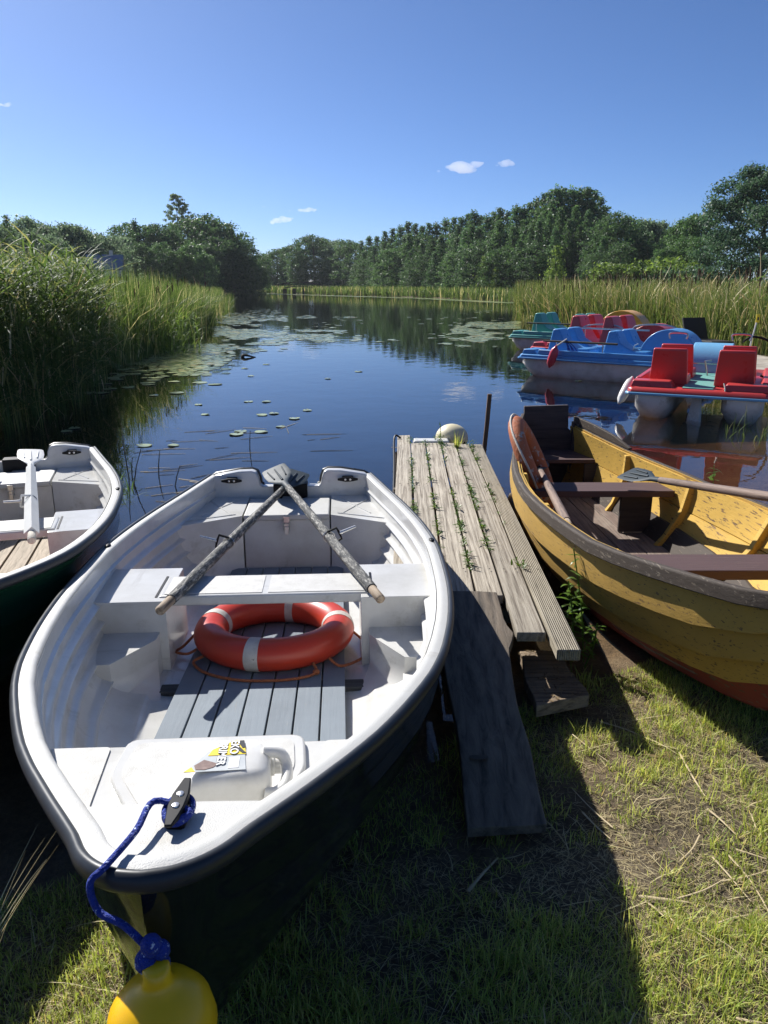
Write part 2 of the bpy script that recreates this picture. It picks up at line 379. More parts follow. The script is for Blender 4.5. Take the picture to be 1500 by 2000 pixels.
# ------------------------------------------------------------------ noise for scattering
def vnoise(x, y, s, seed=0):
    x = np.asarray(x) * s; y = np.asarray(y) * s
    xi = np.floor(x).astype(int); yi = np.floor(y).astype(int); fx = x - xi; fy = y - yi
    fx = fx * fx * (3 - 2 * fx); fy = fy * fy * (3 - 2 * fy)
    def h(a, b):
        n = (a * 374761393 + b * 668265263 + seed * 974634) & 0x7fffffff
        n = ((n ^ (n >> 13)) * 1274126177) & 0x7fffffff
        return (n & 0xffff) / 65535.
    return (h(xi, yi) * (1 - fx) + h(xi + 1, yi) * fx) * (1 - fy) + (h(xi, yi + 1) * (1 - fx) + h(xi + 1, yi + 1) * fx) * fy

# ------------------------------------------------------------------ terrain and water
LAKE = np.array([(-9, 1.0), (-3.5, 1.3), (-1.3, 1.55), (-.2, 2.2), (.3, 2.5), (.75, 2.85), (1.3, 3.15), (2.1, 3.3), (3.1, 4.3), (4.4, 6.4), (5.2, 8.6), (6.3, 11.0),
                 (6.7, 13), (6.6, 15.5), (6.9, 18), (7.2, 24), (7.5, 36), (9.5, 52), (12.5, 72), (6, 90), (-11, 119), (-28, 150), (-45, 165), (-58, 155), (-40, 130), (-19, 76), (-11, 42),
                 (-7.6, 24), (-7.3, 16), (-6.4, 10), (-6.2, 6), (-8, 3)], float)
def lake_sd(x, y):
    """signed distance to the shoreline, negative in the water"""
    P = np.stack([x, y], -1); d = np.full(x.shape, 1e9); ins = np.zeros(x.shape, bool)
    for i in range(len(LAKE)):
        a = LAKE[i]; b = LAKE[(i + 1) % len(LAKE)]; e = b - a
        t = np.clip(((P - a) @ e) / (e @ e), 0, 1)
        q = P - a - t[..., None] * e
        d = np.minimum(d, np.hypot(q[..., 0], q[..., 1]))
        c = ((a[1] > y) != (b[1] > y)) & (x < (b[0] - a[0]) * (y - a[1]) / (b[1] - a[1] + 1e-12) + a[0])
        ins ^= c
    return np.where(ins, -d, d)
def ground_z(x, y):
    x = np.asarray(x, float); y = np.asarray(y, float)
    d = lake_sd(x, y)
    z = np.where(d < 0, np.maximum(d * .12 - .0, -2.2), np.where(d < 1.2, .055 * d, .066 + .03 * (d - 1.2)))
    z = np.where(d > 0, np.minimum(z, .35 + .004 * d), z)
    z = np.where((d > 0) & (y > 11) & (x > 0), np.minimum(.12 * d, .12), z)     # firm path beside the pedal boats
    z = z + .018 * (vnoise(x, y, 3.1, 2) - .5) + .012 * (vnoise(x, y, 11, 5) - .5)
    return z
def gz(x, y): return float(ground_z(np.array([x]), np.array([y]))[0])
def axis(a, b, fine0, fine1, step, growth):
    r = list(np.arange(fine0, fine1, step)); s = step; x = fine1; r.append(x)
    while x < b: s *= growth; x += s; r.append(min(x, b))
    s = step; x = fine0
    while x > a: s *= growth; x -= s; r.insert(0, max(x, a))
    return np.array(r)
gx = axis(-4000, 4000, -2.5, 3.5, .05, 1.09); gy = axis(-60, 6000, -.2, 4.2, .05, 1.07)
GX, GY = np.meshgrid(gx, gy); GZ = ground_z(GX, GY)
idx = np.arange(GX.size).reshape(GX.shape)
Fq = np.stack([idx[:-1, :-1], idx[:-1, 1:], idx[1:, 1:], idx[1:, :-1]], -1).reshape(-1, 4)
m, nt, out = newmat('muddy_ground'); L = nt.links.new
co = coords(nt, rand=False); b = N(nt, 'ShaderNodeBsdfPrincipled'); b.inputs['Roughness'].default_value = .9
n1 = N(nt, 'ShaderNodeTexNoise'); n1.inputs['Scale'].default_value = 3; n1.inputs['Detail'].default_value = 9; n1.inputs['Roughness'].default_value = .7; L(co, n1.inputs[0])
n2 = N(nt, 'ShaderNodeTexNoise'); n2.inputs['Scale'].default_value = 60; n2.inputs['Detail'].default_value = 6; n2.inputs['Roughness'].default_value = .75; L(co, n2.inputs[0])
r1 = ramp(nt, n1.outputs[0], [(.35, (.085, .064, .04)), (.55, (.22, .17, .105)), (.72, (.38, .31, .21))])
r2 = ramp(nt, n2.outputs[0], [(.3, (.35, .35, .35)), (.62, (1, 1, 1)), (.75, (2.2, 2.0, 1.6))])
mu = N(nt, 'ShaderNodeMix', data_type='RGBA', blend_type='MULTIPLY'); mu.inputs[0].default_value = 1; L(r1.outputs[0], mu.inputs[6]); L(r2.outputs[0], mu.inputs[7]); L(mu.outputs[2], b.inputs['Base Color'])
sx_ = N(nt, 'ShaderNodeSeparateXYZ'); L(co, sx_.inputs[0]); mz = N(nt, 'ShaderNodeMapRange'); mz.inputs[1].default_value = -.03; mz.inputs[2].default_value = .05; L(sx_.outputs['Z'], mz.inputs[0])
rs = ramp(nt, n1.outputs[0], [(.3, (.20, .125, .06)), (.55, (.40, .265, .135)), (.72, (.55, .40, .22))]); rs2 = N(nt, 'ShaderNodeMix', data_type='RGBA', blend_type='MULTIPLY'); rs2.inputs[0].default_value = .7; L(rs.outputs[0], rs2.inputs[6]); L(r2.outputs[0], rs2.inputs[7])
sm = N(nt, 'ShaderNodeMix', data_type='RGBA'); L(mz.outputs[0], sm.inputs[0]); L(rs2.outputs[2], sm.inputs[6]); L(mu.outputs[2], sm.inputs[7]); L(sm.outputs[2], b.inputs['Base Color'])
bp = N(nt, 'ShaderNodeBump'); bp.inputs['Strength'].default_value = 1; bp.inputs['Distance'].default_value = .03; L(n2.outputs[0], bp.inputs['Height']); L(bp.outputs[0], b.inputs['Normal']); L(b.outputs[0], out.inputs[0])
tag(npmesh('ground', np.stack([GX, GY, GZ], -1).reshape(-1, 3), Fq, m, smooth=True), 'muddy bank with patchy grass and the lake bed', kind='structure')

m, nt, out = newmat('lake_water'); L = nt.links.new
co = coords(nt, (1, 1, 1), False)
n1 = N(nt, 'ShaderNodeTexNoise'); n1.inputs['Scale'].default_value = 2.2; n1.inputs['Detail'].default_value = 3; L(co, n1.inputs[0])
bp = N(nt, 'ShaderNodeBump'); bp.inputs['Strength'].default_value = .03; bp.inputs['Distance'].default_value = .1; L(n1.outputs[0], bp.inputs['Height'])
ge = N(nt, 'ShaderNodeNewGeometry'); dt = N(nt, 'ShaderNodeVectorMath', operation='DOT_PRODUCT'); L(bp.outputs[0], dt.inputs[0]); L(ge.outputs['Incoming'], dt.inputs[1])
ab = N(nt, 'ShaderNodeMath', operation='ABSOLUTE'); L(dt.outputs['Value'], ab.inputs[0])
om = N(nt, 'ShaderNodeMath', operation='SUBTRACT', use_clamp=True); om.inputs[0].default_value = 1; L(ab.outputs[0], om.inputs[1])
p5 = N(nt, 'ShaderNodeMath', operation='POWER'); L(om.outputs[0], p5.inputs[0]); p5.inputs[1].default_value = 4.1
fr = N(nt, 'ShaderNodeMath', operation='MULTIPLY_ADD'); L(p5.outputs[0], fr.inputs[0]); fr.inputs[1].default_value = .98; fr.inputs[2].default_value = .02
gl = N(nt, 'ShaderNodeBsdfGlossy'); gl.inputs['Roughness'].default_value = .012; L(bp.outputs[0], gl.inputs['Normal'])
tr = N(nt, 'ShaderNodeBsdfTransparent')
dm = N(nt, 'ShaderNodeBsdfDiffuse'); dm.inputs[0].default_value = (.12, .2, .26, 1); bm_ = N(nt, 'ShaderNodeMixShader'); bm_.inputs[0].default_value = .025; L(tr.outputs[0], bm_.inputs[1]); L(dm.outputs[0], bm_.inputs[2])
mx = N(nt, 'ShaderNodeMixShader'); L(fr.outputs[0], mx.inputs[0]); L(bm_.outputs[0], mx.inputs[1]); L(gl.outputs[0], mx.inputs[2]); L(mx.outputs[0], out.inputs[0])
va = N(nt, 'ShaderNodeVolumeAbsorption'); va.inputs['Color'].default_value = (.55, .42, .2, 1); va.inputs['Density'].default_value = 3.2; L(va.outputs[0], out.inputs['Volume'])
wb = MB(); wb.box(-75, 40, .2, 200, -3.5, 0)
tag(wb.build('water', m), 'still dark blue lake water', kind='structure')

# ------------------------------------------------------------------ strips: reed blades, grass, leaves
def strips(base, d, L, w, droop, segs=4, side=None, taper=.9, bend=None):
    """N curved ribbons: base (N,3), start direction d (N,3), length, width, droop as a share of the length"""
    n = len(base); t = np.linspace(0, 1, segs + 1)
    d = d / np.linalg.norm(d, axis=1, keepdims=True)
    if side is None:
        hz = np.stack([-d[:, 1], d[:, 0], np.zeros(n)], 1); ln = np.linalg.norm(hz, axis=1, keepdims=True)
        ra = rng.uniform(0, 2 * PI, n); rv = np.stack([np.cos(ra), np.sin(ra), np.zeros(n)], 1)
        side = np.where(ln > .25, hz / np.maximum(ln, 1e-6), rv)
        side = side + .35 * rng.normal(size=(n, 3)) * np.array([1, 1, .3]); side /= np.linalg.norm(side, axis=1, keepdims=True)
    V = np.empty((n, segs + 1, 2, 3))
    for i, q in enumerate(t):
        p = base + d * (L * q)[:, None]
        p[:, 2] -= droop * L * q * q
        if bend is not None: p += bend * (L * q * q)[:, None]
        ww = w * (1 - taper * q**1.6) * (.55 + .45 * min(1, q * 5)) * .5
        V[:, i, 0] = p - side * ww[:, None]; V[:, i, 1] = p + side * ww[:, None]
    k = np.arange(n)[:, None] * (segs + 1) * 2 + (np.arange(segs) * 2)[None, :]
    Fq = np.stack([k, k + 1, k + 3, k + 2], -1).reshape(-1, 4)
    return V.reshape(-1, 3), Fq
def join(parts):
    vs = []; fs = []; o = 0
    for v, f in parts:
        vs.append(v); fs.append(f + o); o += len(v)
    return np.concatenate(vs), np.concatenate(fs)
def updirs(n, spread):
    a = rng.uniform(0, 2 * PI, n); s = np.abs(rng.normal(0, spread, n))
    return np.stack([np.cos(a) * s, np.sin(a) * s, np.ones(n)], 1)
def inpoly(poly, n):
    poly = np.array(poly, float); lo = poly.min(0); hi = poly.max(0); out_ = []
    while sum(map(len, out_)) < n:
        p = rng.uniform(lo, hi, (n * 2, 2)); ins = np.zeros(len(p), bool)
        for i in range(len(poly)):
            a = poly[i]; b_ = poly[(i + 1) % len(poly)]
            c = ((a[1] > p[:, 1]) != (b_[1] > p[:, 1])) & (p[:, 0] < (b_[0] - a[0]) * (p[:, 1] - a[1]) / (b_[1] - a[1] + 1e-12) + a[0]); ins ^= c
        out_.append(p[ins])
    return np.concatenate(out_)[:n]
def cattails(p, h, w, spread=.07, hv=.26, z0=None):
    """upright blades, a third with a folded or arching tip"""
    n = len(p); z = ground_z(p[:, 0], p[:, 1]) if z0 is None else np.full(n, z0)
    base = np.stack([p[:, 0], p[:, 1], np.maximum(z, -.4)], 1)
    H = (h(p[:, 0], p[:, 1]) if callable(h) else np.full(n, h)) * (1 - np.abs(rng.normal(0, hv, n))) - base[:, 2]
    W = (w(p[:, 1]) if callable(w) else np.full(n, w)) * rng.uniform(.7, 1.3, n)
    dr = np.where(rng.uniform(size=n) < .45, rng.uniform(.1, .5, n), rng.uniform(0, .06, n))
    a = rng.uniform(0, 2 * PI, n); bd = np.stack([np.cos(a), np.sin(a), np.zeros(n)], 1) * (dr * 1.1)[:, None]
    return strips(base, updirs(n, spread), H * (1 + dr * .6), W, dr, 5, None, .93, bd)
def leafy(p, h, lw, nl=9, ll=.42):
    """tall common reed: a thin stem with long arching leaves all the way up"""
    n = len(p); z = np.maximum(ground_z(p[:, 0], p[:, 1]), -.4)
    base = np.stack([p[:, 0], p[:, 1], z], 1); d = updirs(n, .09); d /= np.linalg.norm(d, axis=1, keepdims=True)
    H = h * rng.uniform(.68, 1.05, n) - z
    out_ = [strips(base, d, H, np.full(n, lw * .45), np.zeros(n), 3, None, .7)]
    for k in range(nl):
        q = .22 + .78 * (k + rng.uniform(0, 1, n)) / nl
        b2 = base + d * (H * q)[:, None]
        a = rng.uniform(0, 2 * PI, n); e = rng.uniform(.3, 1.3, n)
        dd = np.stack([np.cos(a), np.sin(a), e], 1)
        out_.append(strips(b2, dd, ll * rng.uniform(.6, 1.25, n), lw * rng.uniform(.7, 1.3, n), rng.uniform(.15, .75, n), 4, None, .95))
    return join(out_)

# left bed: tall leafy reed close by, cattail further out along the shore
pl = inpoly([(-4.2, 8.3), (-4.3, 11), (-4.9, 13.5), (-5.5, 16), (-9, 19), (-14, 17), (-12, 8)], 2500)
ne = inpoly([(-3.9, 8.4), (-4.1, 11), (-4.8, 13.5), (-5.4, 15), (-6.2, 15), (-5.4, 10), (-5.2, 8)], 1000)
pl = np.concatenate([pl, ne])
tag(npmesh('reeds', *leafy(pl, 2.0, .027, 9, .6), M['reednear']), 'tall leafy green reeds crowding the left shore', 'reeds', kind='stuff')
p2 = inpoly([(-5.3, 15.5), (-5.4, 20), (-6.6, 27), (-8.4, 38), (-14.5, 72), (-19, 76), (-19, 40), (-16, 22), (-11, 15)], 16000)
p3 = inpoly([(-5.2, 15.2), (-5.3, 20), (-6.4, 27), (-8.2, 38), (-10.5, 38), (-9, 27), (-8, 16)], 19000)
p2b = inpoly([(-4.9, 15.5), (-4.7, 20), (-6.0, 27), (-7.6, 38), (-13.2, 70), (-14.3, 71), (-8.4, 38), (-6.4, 27), (-5.3, 20), (-5.2, 15.5)], 650)
fr_ = cattails(p2b, 1.05, lambda y: .010 + .0006 * y, .16, .45)
tag(npmesh('cattails', *fr_, M['reed']), 'sparse low fringe of reeds standing in the water before the left bed', 'cattails', kind='stuff')
tag(npmesh('cattails', *cattails(np.concatenate([p2, p3]), lambda x, y: np.interp(y, [14, 20, 28, 38, 70], [2.2, 1.98, 1.7, 1.5, 1.45]), lambda y: .010 + .0007 * y, .12), M['reed']), 'green cattail bed behind the left lily pads', 'cattails', kind='stuff')
pc_ = U(345, 690); sp0 = np.array([(pc_.x + random.gauss(0, .35), pc_.y + random.gauss(0, .5)) for _ in range(46)])
tag(npmesh('reed_clump', *leafy(sp0, .95, .024, 8, .42), M['f_light']), 'bright yellow green reed clump at the front edge of the left cattails', 'reeds', kind='stuff')
# right bed
p4 = inpoly([(6.1, 36), (6.3, 30), (9.0, 23), (7.6, 19.5), (8.2, 16.3), (9.2, 13.5), (13, 12), (26, 20), (30, 50), (24, 72), (11.5, 70), (8, 48)], 26000)
p5 = inpoly([(6.0, 36), (6.3, 30), (8.3, 22.5), (7.5, 19.2), (8.0, 16.3), (9.0, 13.5), (12, 13), (12, 22), (11, 34), (9, 38)], 30000)
tag(npmesh('cattails', *cattails(np.concatenate([p4, p5]), lambda x, y: 1.75 + .0045 * (y - 16), lambda y: .010 + .0006 * y, .12), M['reedgold']), 'golden green cattail bed behind the pedal boats', 'cattails', kind='stuff')
sp = np.array([(8.9 + .25 * random.gauss(0, 1), 18.5 + .3 * random.gauss(0, 1)) for _ in range(70)])
tag(npmesh('reed_clump', *leafy(sp, 1.65, .03, 9, .5), M['f_light']), 'pale leafy reed clump in front of the right cattails', 'reeds', kind='stuff')
def dead_blades(p, h, w):
    n = len(p); a = rng.uniform(0, 2 * PI, n); s_ = rng.uniform(.1, .9, n)
    z = np.maximum(ground_z(p[:, 0], p[:, 1]), -.1) + rng.uniform(0, .7, n) * h
    return strips(np.stack([p[:, 0], p[:, 1], z], 1), np.stack([np.cos(a) * s_, np.sin(a) * s_, np.ones(n)], 1), rng.uniform(.4, .95, n) * h * .75, w * rng.uniform(.6, 1.5, n), rng.uniform(.1, .9, n), 5, None, .85)
def seed_heads(p, h):
    n = len(p); z = np.maximum(ground_z(p[:, 0], p[:, 1]), -.1); b_ = np.stack([p[:, 0], p[:, 1], z + h * rng.uniform(.72, .98, n)], 1)
    return strips(b_, updirs(n, .08), rng.uniform(.14, .22, n), np.full(n, .034), np.zeros(n), 2, None, .1)
dL = p3[::9]; dR = p5[::9]
tag(npmesh('dead_reeds', *join([dead_blades(dL, 1.6, np.full(len(dL), .02)), dead_blades(pl[::3], 1.9, np.full(len(pl[::3]), .016)), dead_blades(dR, 1.75, np.full(len(dR), .024))]), M['drygrass']), 'straw coloured dead blades leaning through the reed beds', 'reeds', kind='stuff')
tag(npmesh('cattail_heads', *join([seed_heads(p3[4::60], 1.75), seed_heads(p5[5::45], 1.75)]), M['seedhead']), 'brown cattail seed heads above the blades', 'cattails', kind='stuff')
# thin far belt along the opposite shore
def belt(pts, n, wid):
    pts = np.array(pts, float); seg = rng.integers(0, len(pts) - 1, n); t = rng.uniform(size=n)[:, None]
    p = pts[seg] * (1 - t) + pts[seg + 1] * t
    return p + rng.uniform(0, 1, (n, 1)) * np.array(wid)
pb = belt([(12, 70), (6, 90), (-2, 104), (-11, 119), (-28, 150), (-36, 158)], 9000, (3.5, 6))
tag(npmesh('far_reeds', *cattails(pb, 1.35, lambda y: .05 + .0009 * y, z0=0), M['reed']), 'thin belt of reeds along the far shore', 'reeds', kind='stuff')

# ------------------------------------------------------------------ lily pads
def pad_mesh(rx, seed):
    r_ = random.Random(seed); n = 18; v = [(0, 0, .0)]; a0 = .22
    for i in range(n + 1):
        a = a0 + (2 * PI - 2 * a0) * i / n
        q = rx * (1 + .05 * math.sin(3 * a + seed)); v.append((q * math.cos(a), q * .92 * math.sin(a), .005 * max(0, math.sin(a * 2 + seed)) * rx / .1))
    f = [(0, i, i + 1) for i in range(1, n + 1)]
    lo = len(v); v += [(x, y, z - .004) for x, y, z in v]; f += [(lo, lo + i + 1, lo + i) for i in range(1, n + 1)]
    for i in range(1, n + 1): f.append((i, lo + i, lo + i + 1, i + 1))
    f += [(0, lo, lo + 1, 1), (0, n + 1, lo + n + 1, lo)]
    me = bpy.data.meshes.new('lily_pad'); me.from_pydata(v, [], f); me.materials.append(M['lily']); me.shade_smooth(); me.set_sharp_from_angle(angle=.6); return me
PADS = [pad_mesh(.105, s) for s in range(5)]
def lily(x, y, s, label, group):
    o = bpy.data.objects.new('lily_pad', random.choice(PADS)); COL.objects.link(o)
    o.location = (x, y, .006 + .004 * random.random()); o.rotation_euler = (random.uniform(-.03, .03), random.uniform(-.03, .03), random.uniform(0, 6.28)); o.scale = (s, s, 1)
    return tag(o, label, 'lily pad', group)
# loose pads on the open water, read off the photograph one by one
loose = [(145, 837), (130, 843), (300, 773), (282, 871), (338, 871), (388, 791), (401, 810), (520, 785), (485, 785), (535, 808), (512, 811), (548, 834), (470, 843), (462, 849), (510, 844), (600, 802), (575, 818), (700, 726), (640, 740), (478, 720), (520, 712), (490, 735), (1130, 745), (1090, 735)]
for i, (u, v) in enumerate(loose):
    p = U(u, v); lily(p.x, p.y, .5 + .3 * random.random(), 'single pale green lily pad lying loose on the open blue water', 'loose lily pads on open water')
for u, v, s in ((390, 748, 1.3), (420, 751, 1.2), (340, 746, 1.0), (345, 768, 1.1), (170, 768, 1.3), (197, 768, 1.2), (205, 750, 1.2), (215, 760, 1.1), (250, 757, 1.1), (180, 733, 1.1), (230, 742, 1.2), (288, 748, 1.3), (300, 743, 1.2), (318, 736, 1.2), (275, 725, 1.3), (290, 752, 1.1), (262, 731, 1.2), (240, 722, 1.2)):
    p = U(u, v); lily(p.x, p.y, s * .95, 'broad pale lily pad floating in the dark reed reflection, near edge of the left raft', 'lily pads in front of the left reeds')
n = 0
while n < 120:
    u = random.gauss(315, 75); v = 684 + abs(random.gauss(0, 22))
    if v > 745 or u < 150 or u > 445: continue
    p = U(u, v); lily(p.x, p.y, random.uniform(.8, 1.3), 'lily pad packed into the dense raft below the left reeds', 'dense raft of lily pads by the left reeds'); n += 1
n = 0
while n < 110:
    u = random.uniform(430, 1010); v = random.uniform(618, 668)
    if vnoise(np.array([u]), np.array([v * 4]), .012, 9)[0] < .42: continue
    p = U(u, v)
    if p.x > 5.6: continue
    lily(p.x, p.y, random.uniform(.9, 1.5), 'small far lily pad in the drifting band across the middle water', 'lily pads in the band across the lake'); n += 1
# the remaining far pads merge into one mass
vs = []; fs = []; o = 0; n = 0
while n < 9000:
    band = random.random()
    if band < .74:
        u = random.uniform(420, 1015); v = random.triangular(600, 690, 634)
        q = .5 * vnoise(np.array([u * .3]), np.array([v * 3]), .022, 9)[0] + .5 * vnoise(np.array([u * .25]), np.array([v * 1.6]), .12, 19)[0]
        if q < (.43 if u < 560 else .62) + abs(v - 634) * .0022: continue
        p = U(u, v); s = random.uniform(.05, .13)
    elif band < .86:
        u = random.gauss(345, 55); v = 672 + abs(random.gauss(0, 26)); p = U(u, v); s = random.uniform(.06, .11)
        if v > 735 or u > 455: continue
    else:
        t = random.random(); q = [(11.2, 69), (5, 88), (-12, 117), (-29, 148)]; k = min(int(t * 3), 2); t = t * 3 - k
        p = Vector((q[k][0] * (1 - t) + q[k + 1][0] * t - abs(random.gauss(0, .6)), q[k][1] * (1 - t) + q[k + 1][1] * t - abs(random.gauss(0, 1.6)), 0)); s = random.uniform(.25, .6)
    if lake_sd(np.array([p.x]), np.array([p.y]))[0] > -.05: continue
    a = np.linspace(0, 2 * PI, 9)[:-1]; ring = np.stack([p.x + s * np.cos(a), p.y + s * np.sin(a), np.full(8, .006 + .006 * random.random())], 1)
    vs.append(ring); fs += [(o, o + 1, o + 2, o + 3), (o, o + 3, o + 4, o + 7), (o + 4, o + 5, o + 6, o + 7)]; o += 8; n += 1
tag(npmesh('far_lily_pads', np.concatenate(vs), np.array(fs), M['lily']), 'mass of far lily pads along the middle water and the opposite shore', 'lily pads', kind='stuff')
pb_ = U(1146, 1174); o = lily(pb_.x, pb_.y, 1, 'bright green lily pad between the yellow boat and the weeds by the dock', None)
o.data = o.data.copy(); o.data.materials.clear(); o.data.materials.append(M['lilybright']); o.scale = (1.15, 1.15, 1)

# ------------------------------------------------------------------ grass and litter on the bank
def scatter(n, x0, x1, y0, y1, thr, seed, sc=2.3, dmin=.03):
    p = np.stack([rng.uniform(x0, x1, n), rng.uniform(y0, y1, n)], 1)
    d = lake_sd(p[:, 0], p[:, 1])
    q = .6 * vnoise(p[:, 0], p[:, 1], sc, seed) + .4 * vnoise(p[:, 0], p[:, 1], sc * 3.7, seed + 1)
    keep = (d > dmin) & (q + .24 * np.clip(d - .8, -.75, .4) > thr + .12 * rng.normal(size=n))
    return p[keep]
g1 = scatter(330000, -2.4, 2.5, .3, 3.5, .43, 11)
b3 = np.stack([g1[:, 0], g1[:, 1], ground_z(g1[:, 0], g1[:, 1]) - .004], 1); n = len(b3)
hh = .018 + .05 * vnoise(g1[:, 0], g1[:, 1], 3.3, 21) ** 1.5 * rng.uniform(.5, 1.3, n) + .012 * rng.uniform(size=n)
gA = strips(b3, updirs(n, .65), hh * 1.3, rng.uniform(.0018, .0038, n), rng.uniform(.1, .6, n), 3)
g2 = np.array([(x + random.gauss(0, .022), y + random.gauss(0, .022)) for x, y, k in [(random.uniform(-2.2, 2.4), random.uniform(.5, 2.7), random.randint(16, 42)) for _ in range(900)] for _ in range(k)])
g2 = g2[lake_sd(g2[:, 0], g2[:, 1]) > .12 + .5 * vnoise(g2[:, 0], g2[:, 1], 1.9, 77)]; n = len(g2)
gB = strips(np.stack([g2[:, 0], g2[:, 1], ground_z(g2[:, 0], g2[:, 1])], 1), updirs(n, .5), rng.uniform(.04, .105, n), rng.uniform(.0022, .0042, n), rng.uniform(.15, .8, n), 4)
tag(npmesh('grass', *join([gA, gB]), M['grass']), 'short patchy green grass on the muddy bank', 'grass', kind='stuff')
g3 = scatter(130000, -2.4, 2.5, .3, 3.4, .33, 33, 2.0)
n = len(g3); a = rng.uniform(0, 2 * PI, n)
dd = np.stack([np.cos(a), np.sin(a), rng.uniform(.0, .35, n)], 1)
g3b = g3[::150]; nb_ = len(g3b); ab_ = rng.uniform(0, 2 * PI, nb_)
long_ = strips(np.stack([g3b[:, 0], g3b[:, 1], ground_z(g3b[:, 0], g3b[:, 1]) + .012], 1), np.stack([np.cos(ab_), np.sin(ab_), rng.uniform(.0, .25, nb_)], 1), rng.uniform(.06, .19, nb_), rng.uniform(.0018, .0042, nb_), rng.uniform(.0, .25, nb_), 4, None, .6, np.stack([-np.sin(ab_), np.cos(ab_), 0 * ab_], 1) * rng.normal(0, .25, (nb_, 1)))
tag(npmesh('dead_grass', *join([long_, strips(np.stack([g3[:, 0], g3[:, 1], ground_z(g3[:, 0], g3[:, 1]) + .004], 1), dd, rng.uniform(.015, .055, n), rng.uniform(.001, .0024, n), rng.uniform(0, .3, n), 2)]), M['drygrass']), 'dry yellow stems and mown bits between the green grass', 'dead grass', kind='stuff')
g4 = scatter(9000, -1.6, 2.4, 1.6, 3.3, .45, 41, 3.0, .0); n = len(g4); a = rng.uniform(0, 2 * PI, n)
tag(npmesh('leaf_litter', *strips(np.stack([g4[:, 0], g4[:, 1], ground_z(g4[:, 0], g4[:, 1]) + .006], 1), np.stack([np.cos(a), np.sin(a), rng.uniform(-.1, .5, n)], 1), rng.uniform(.006, .02, n), rng.uniform(.003, .007, n), rng.uniform(0, .4, n), 3), M['deadleaf']), 'brown leaf litter and mud crumbs near the waterline', 'litter', kind='stuff')
# dry reed stalks lying on the grass, each one its own
def stalk(p0, p1, r, label, group, lift=.012, mat='straw', sag=.0):
    a = Vector((p0[0], p0[1], (gz(p0[0], p0[1]) if len(p0) < 3 else p0[2]) + lift)); b_ = Vector((p1[0], p1[1], (gz(p1[0], p1[1]) if len(p1) < 3 else p1[2]) + lift))
    md = (a + b_) / 2 + Vector((random.uniform(-.03, .03), random.uniform(-.03, .03), .006 - sag)) * (b_ - a).length * 1.5
    k = MB().tube(spline([a, md, b_], 4), [r, r * 1.15, r, r * .95, r * .9, r * .85, r * .7, r * .6, r * .45], 6, sq=.45)
    return tag(k.build('reed_stalk', M[mat]), label, 'reed stalk', group)
for (u0, v0), (u1, v1), r in (((1175, 1378), (1280, 1425), .006), ((1330, 1445), (1385, 1545), .006), ((1385, 1562), (1440, 1612), .006), ((1425, 1650), (1510, 1770), .005), ((1440, 1640), (1500, 1660), .005),
                              ((1395, 1655), (1470, 1740), .005), ((1250, 1725), (1350, 1738), .008), ((1265, 1735), (1300, 1770), .005), ((1300, 1757), (1330, 1800), .005), ((1140, 1555), (1195, 1610), .005),
                              ((1370, 1610), (1330, 1660), .004), ((1410, 1700), (1510, 1680), .004), ((1325, 1730), (1420, 1695), .004), ((1200, 1590), (1120, 1510), .004), ((1270, 1540), (1320, 1535), .006),
                              ((1400, 1465), (1440, 1485), .004), ((1500, 1545), (1460, 1560), .005), ((1470, 1570), (1480, 1600), .005), ((1440, 1975), (1510, 1990), .005), ((1405, 1785), (1475, 1765), .004), ((1120, 1400), (1190, 1455), .004), ((1285, 1430), (1330, 1440), .005)):
    p = U(u0, v0, .1); q = U(u1, v1, .1)
    stalk((p.x, p.y), (q.x, q.y), r * .6, 'dry straw coloured reed stalk lying on the sunlit grass at the right', 'dry reed stalks on the grass')
p = U(915, 1705, .11); q = U(975, 1635, .11)
stalk((p.x, p.y), (q.x, q.y), .005, 'pale flat reed leaf in the shade at the foot of the wide plank', None)
t = tag(npmesh('dry_grass_tuft', *strips(np.array([(-.97 + random.gauss(0, .02), 1.40 + random.gauss(0, .02), .03) for _ in range(9)]), np.array([(random.gauss(.42, .1), random.gauss(.4, .1), 1) for _ in range(9)]), rng.uniform(.25, .46, 9), np.full(9, .0035), rng.uniform(.0, .2, 9), 5), M['drygrass']), 'dry bent grass stems leaning up beside the black bow', 'grass tuft')
for (u, v, lab) in ((1265, 1310, 'curled yellow dead leaf lying on mud under the yellow boat'), (1290, 1470, 'crumpled brown dead leaves on the bare mud patch')):
    p = U(u, v, .06); k = 9; a = rng.uniform(0, 2 * PI, k)
    tag(npmesh('dead_leaf', *strips(np.array([(p.x + random.gauss(0, .02), p.y + random.gauss(0, .015), gz(p.x, p.y) + .008) for _ in range(k)]), np.stack([np.cos(a), np.sin(a), rng.uniform(.1, .6, k)], 1), rng.uniform(.03, .07, k), rng.uniform(.012, .025, k), rng.uniform(.2, .9, k), 4), M['deadleaf']), lab, 'dead leaf')

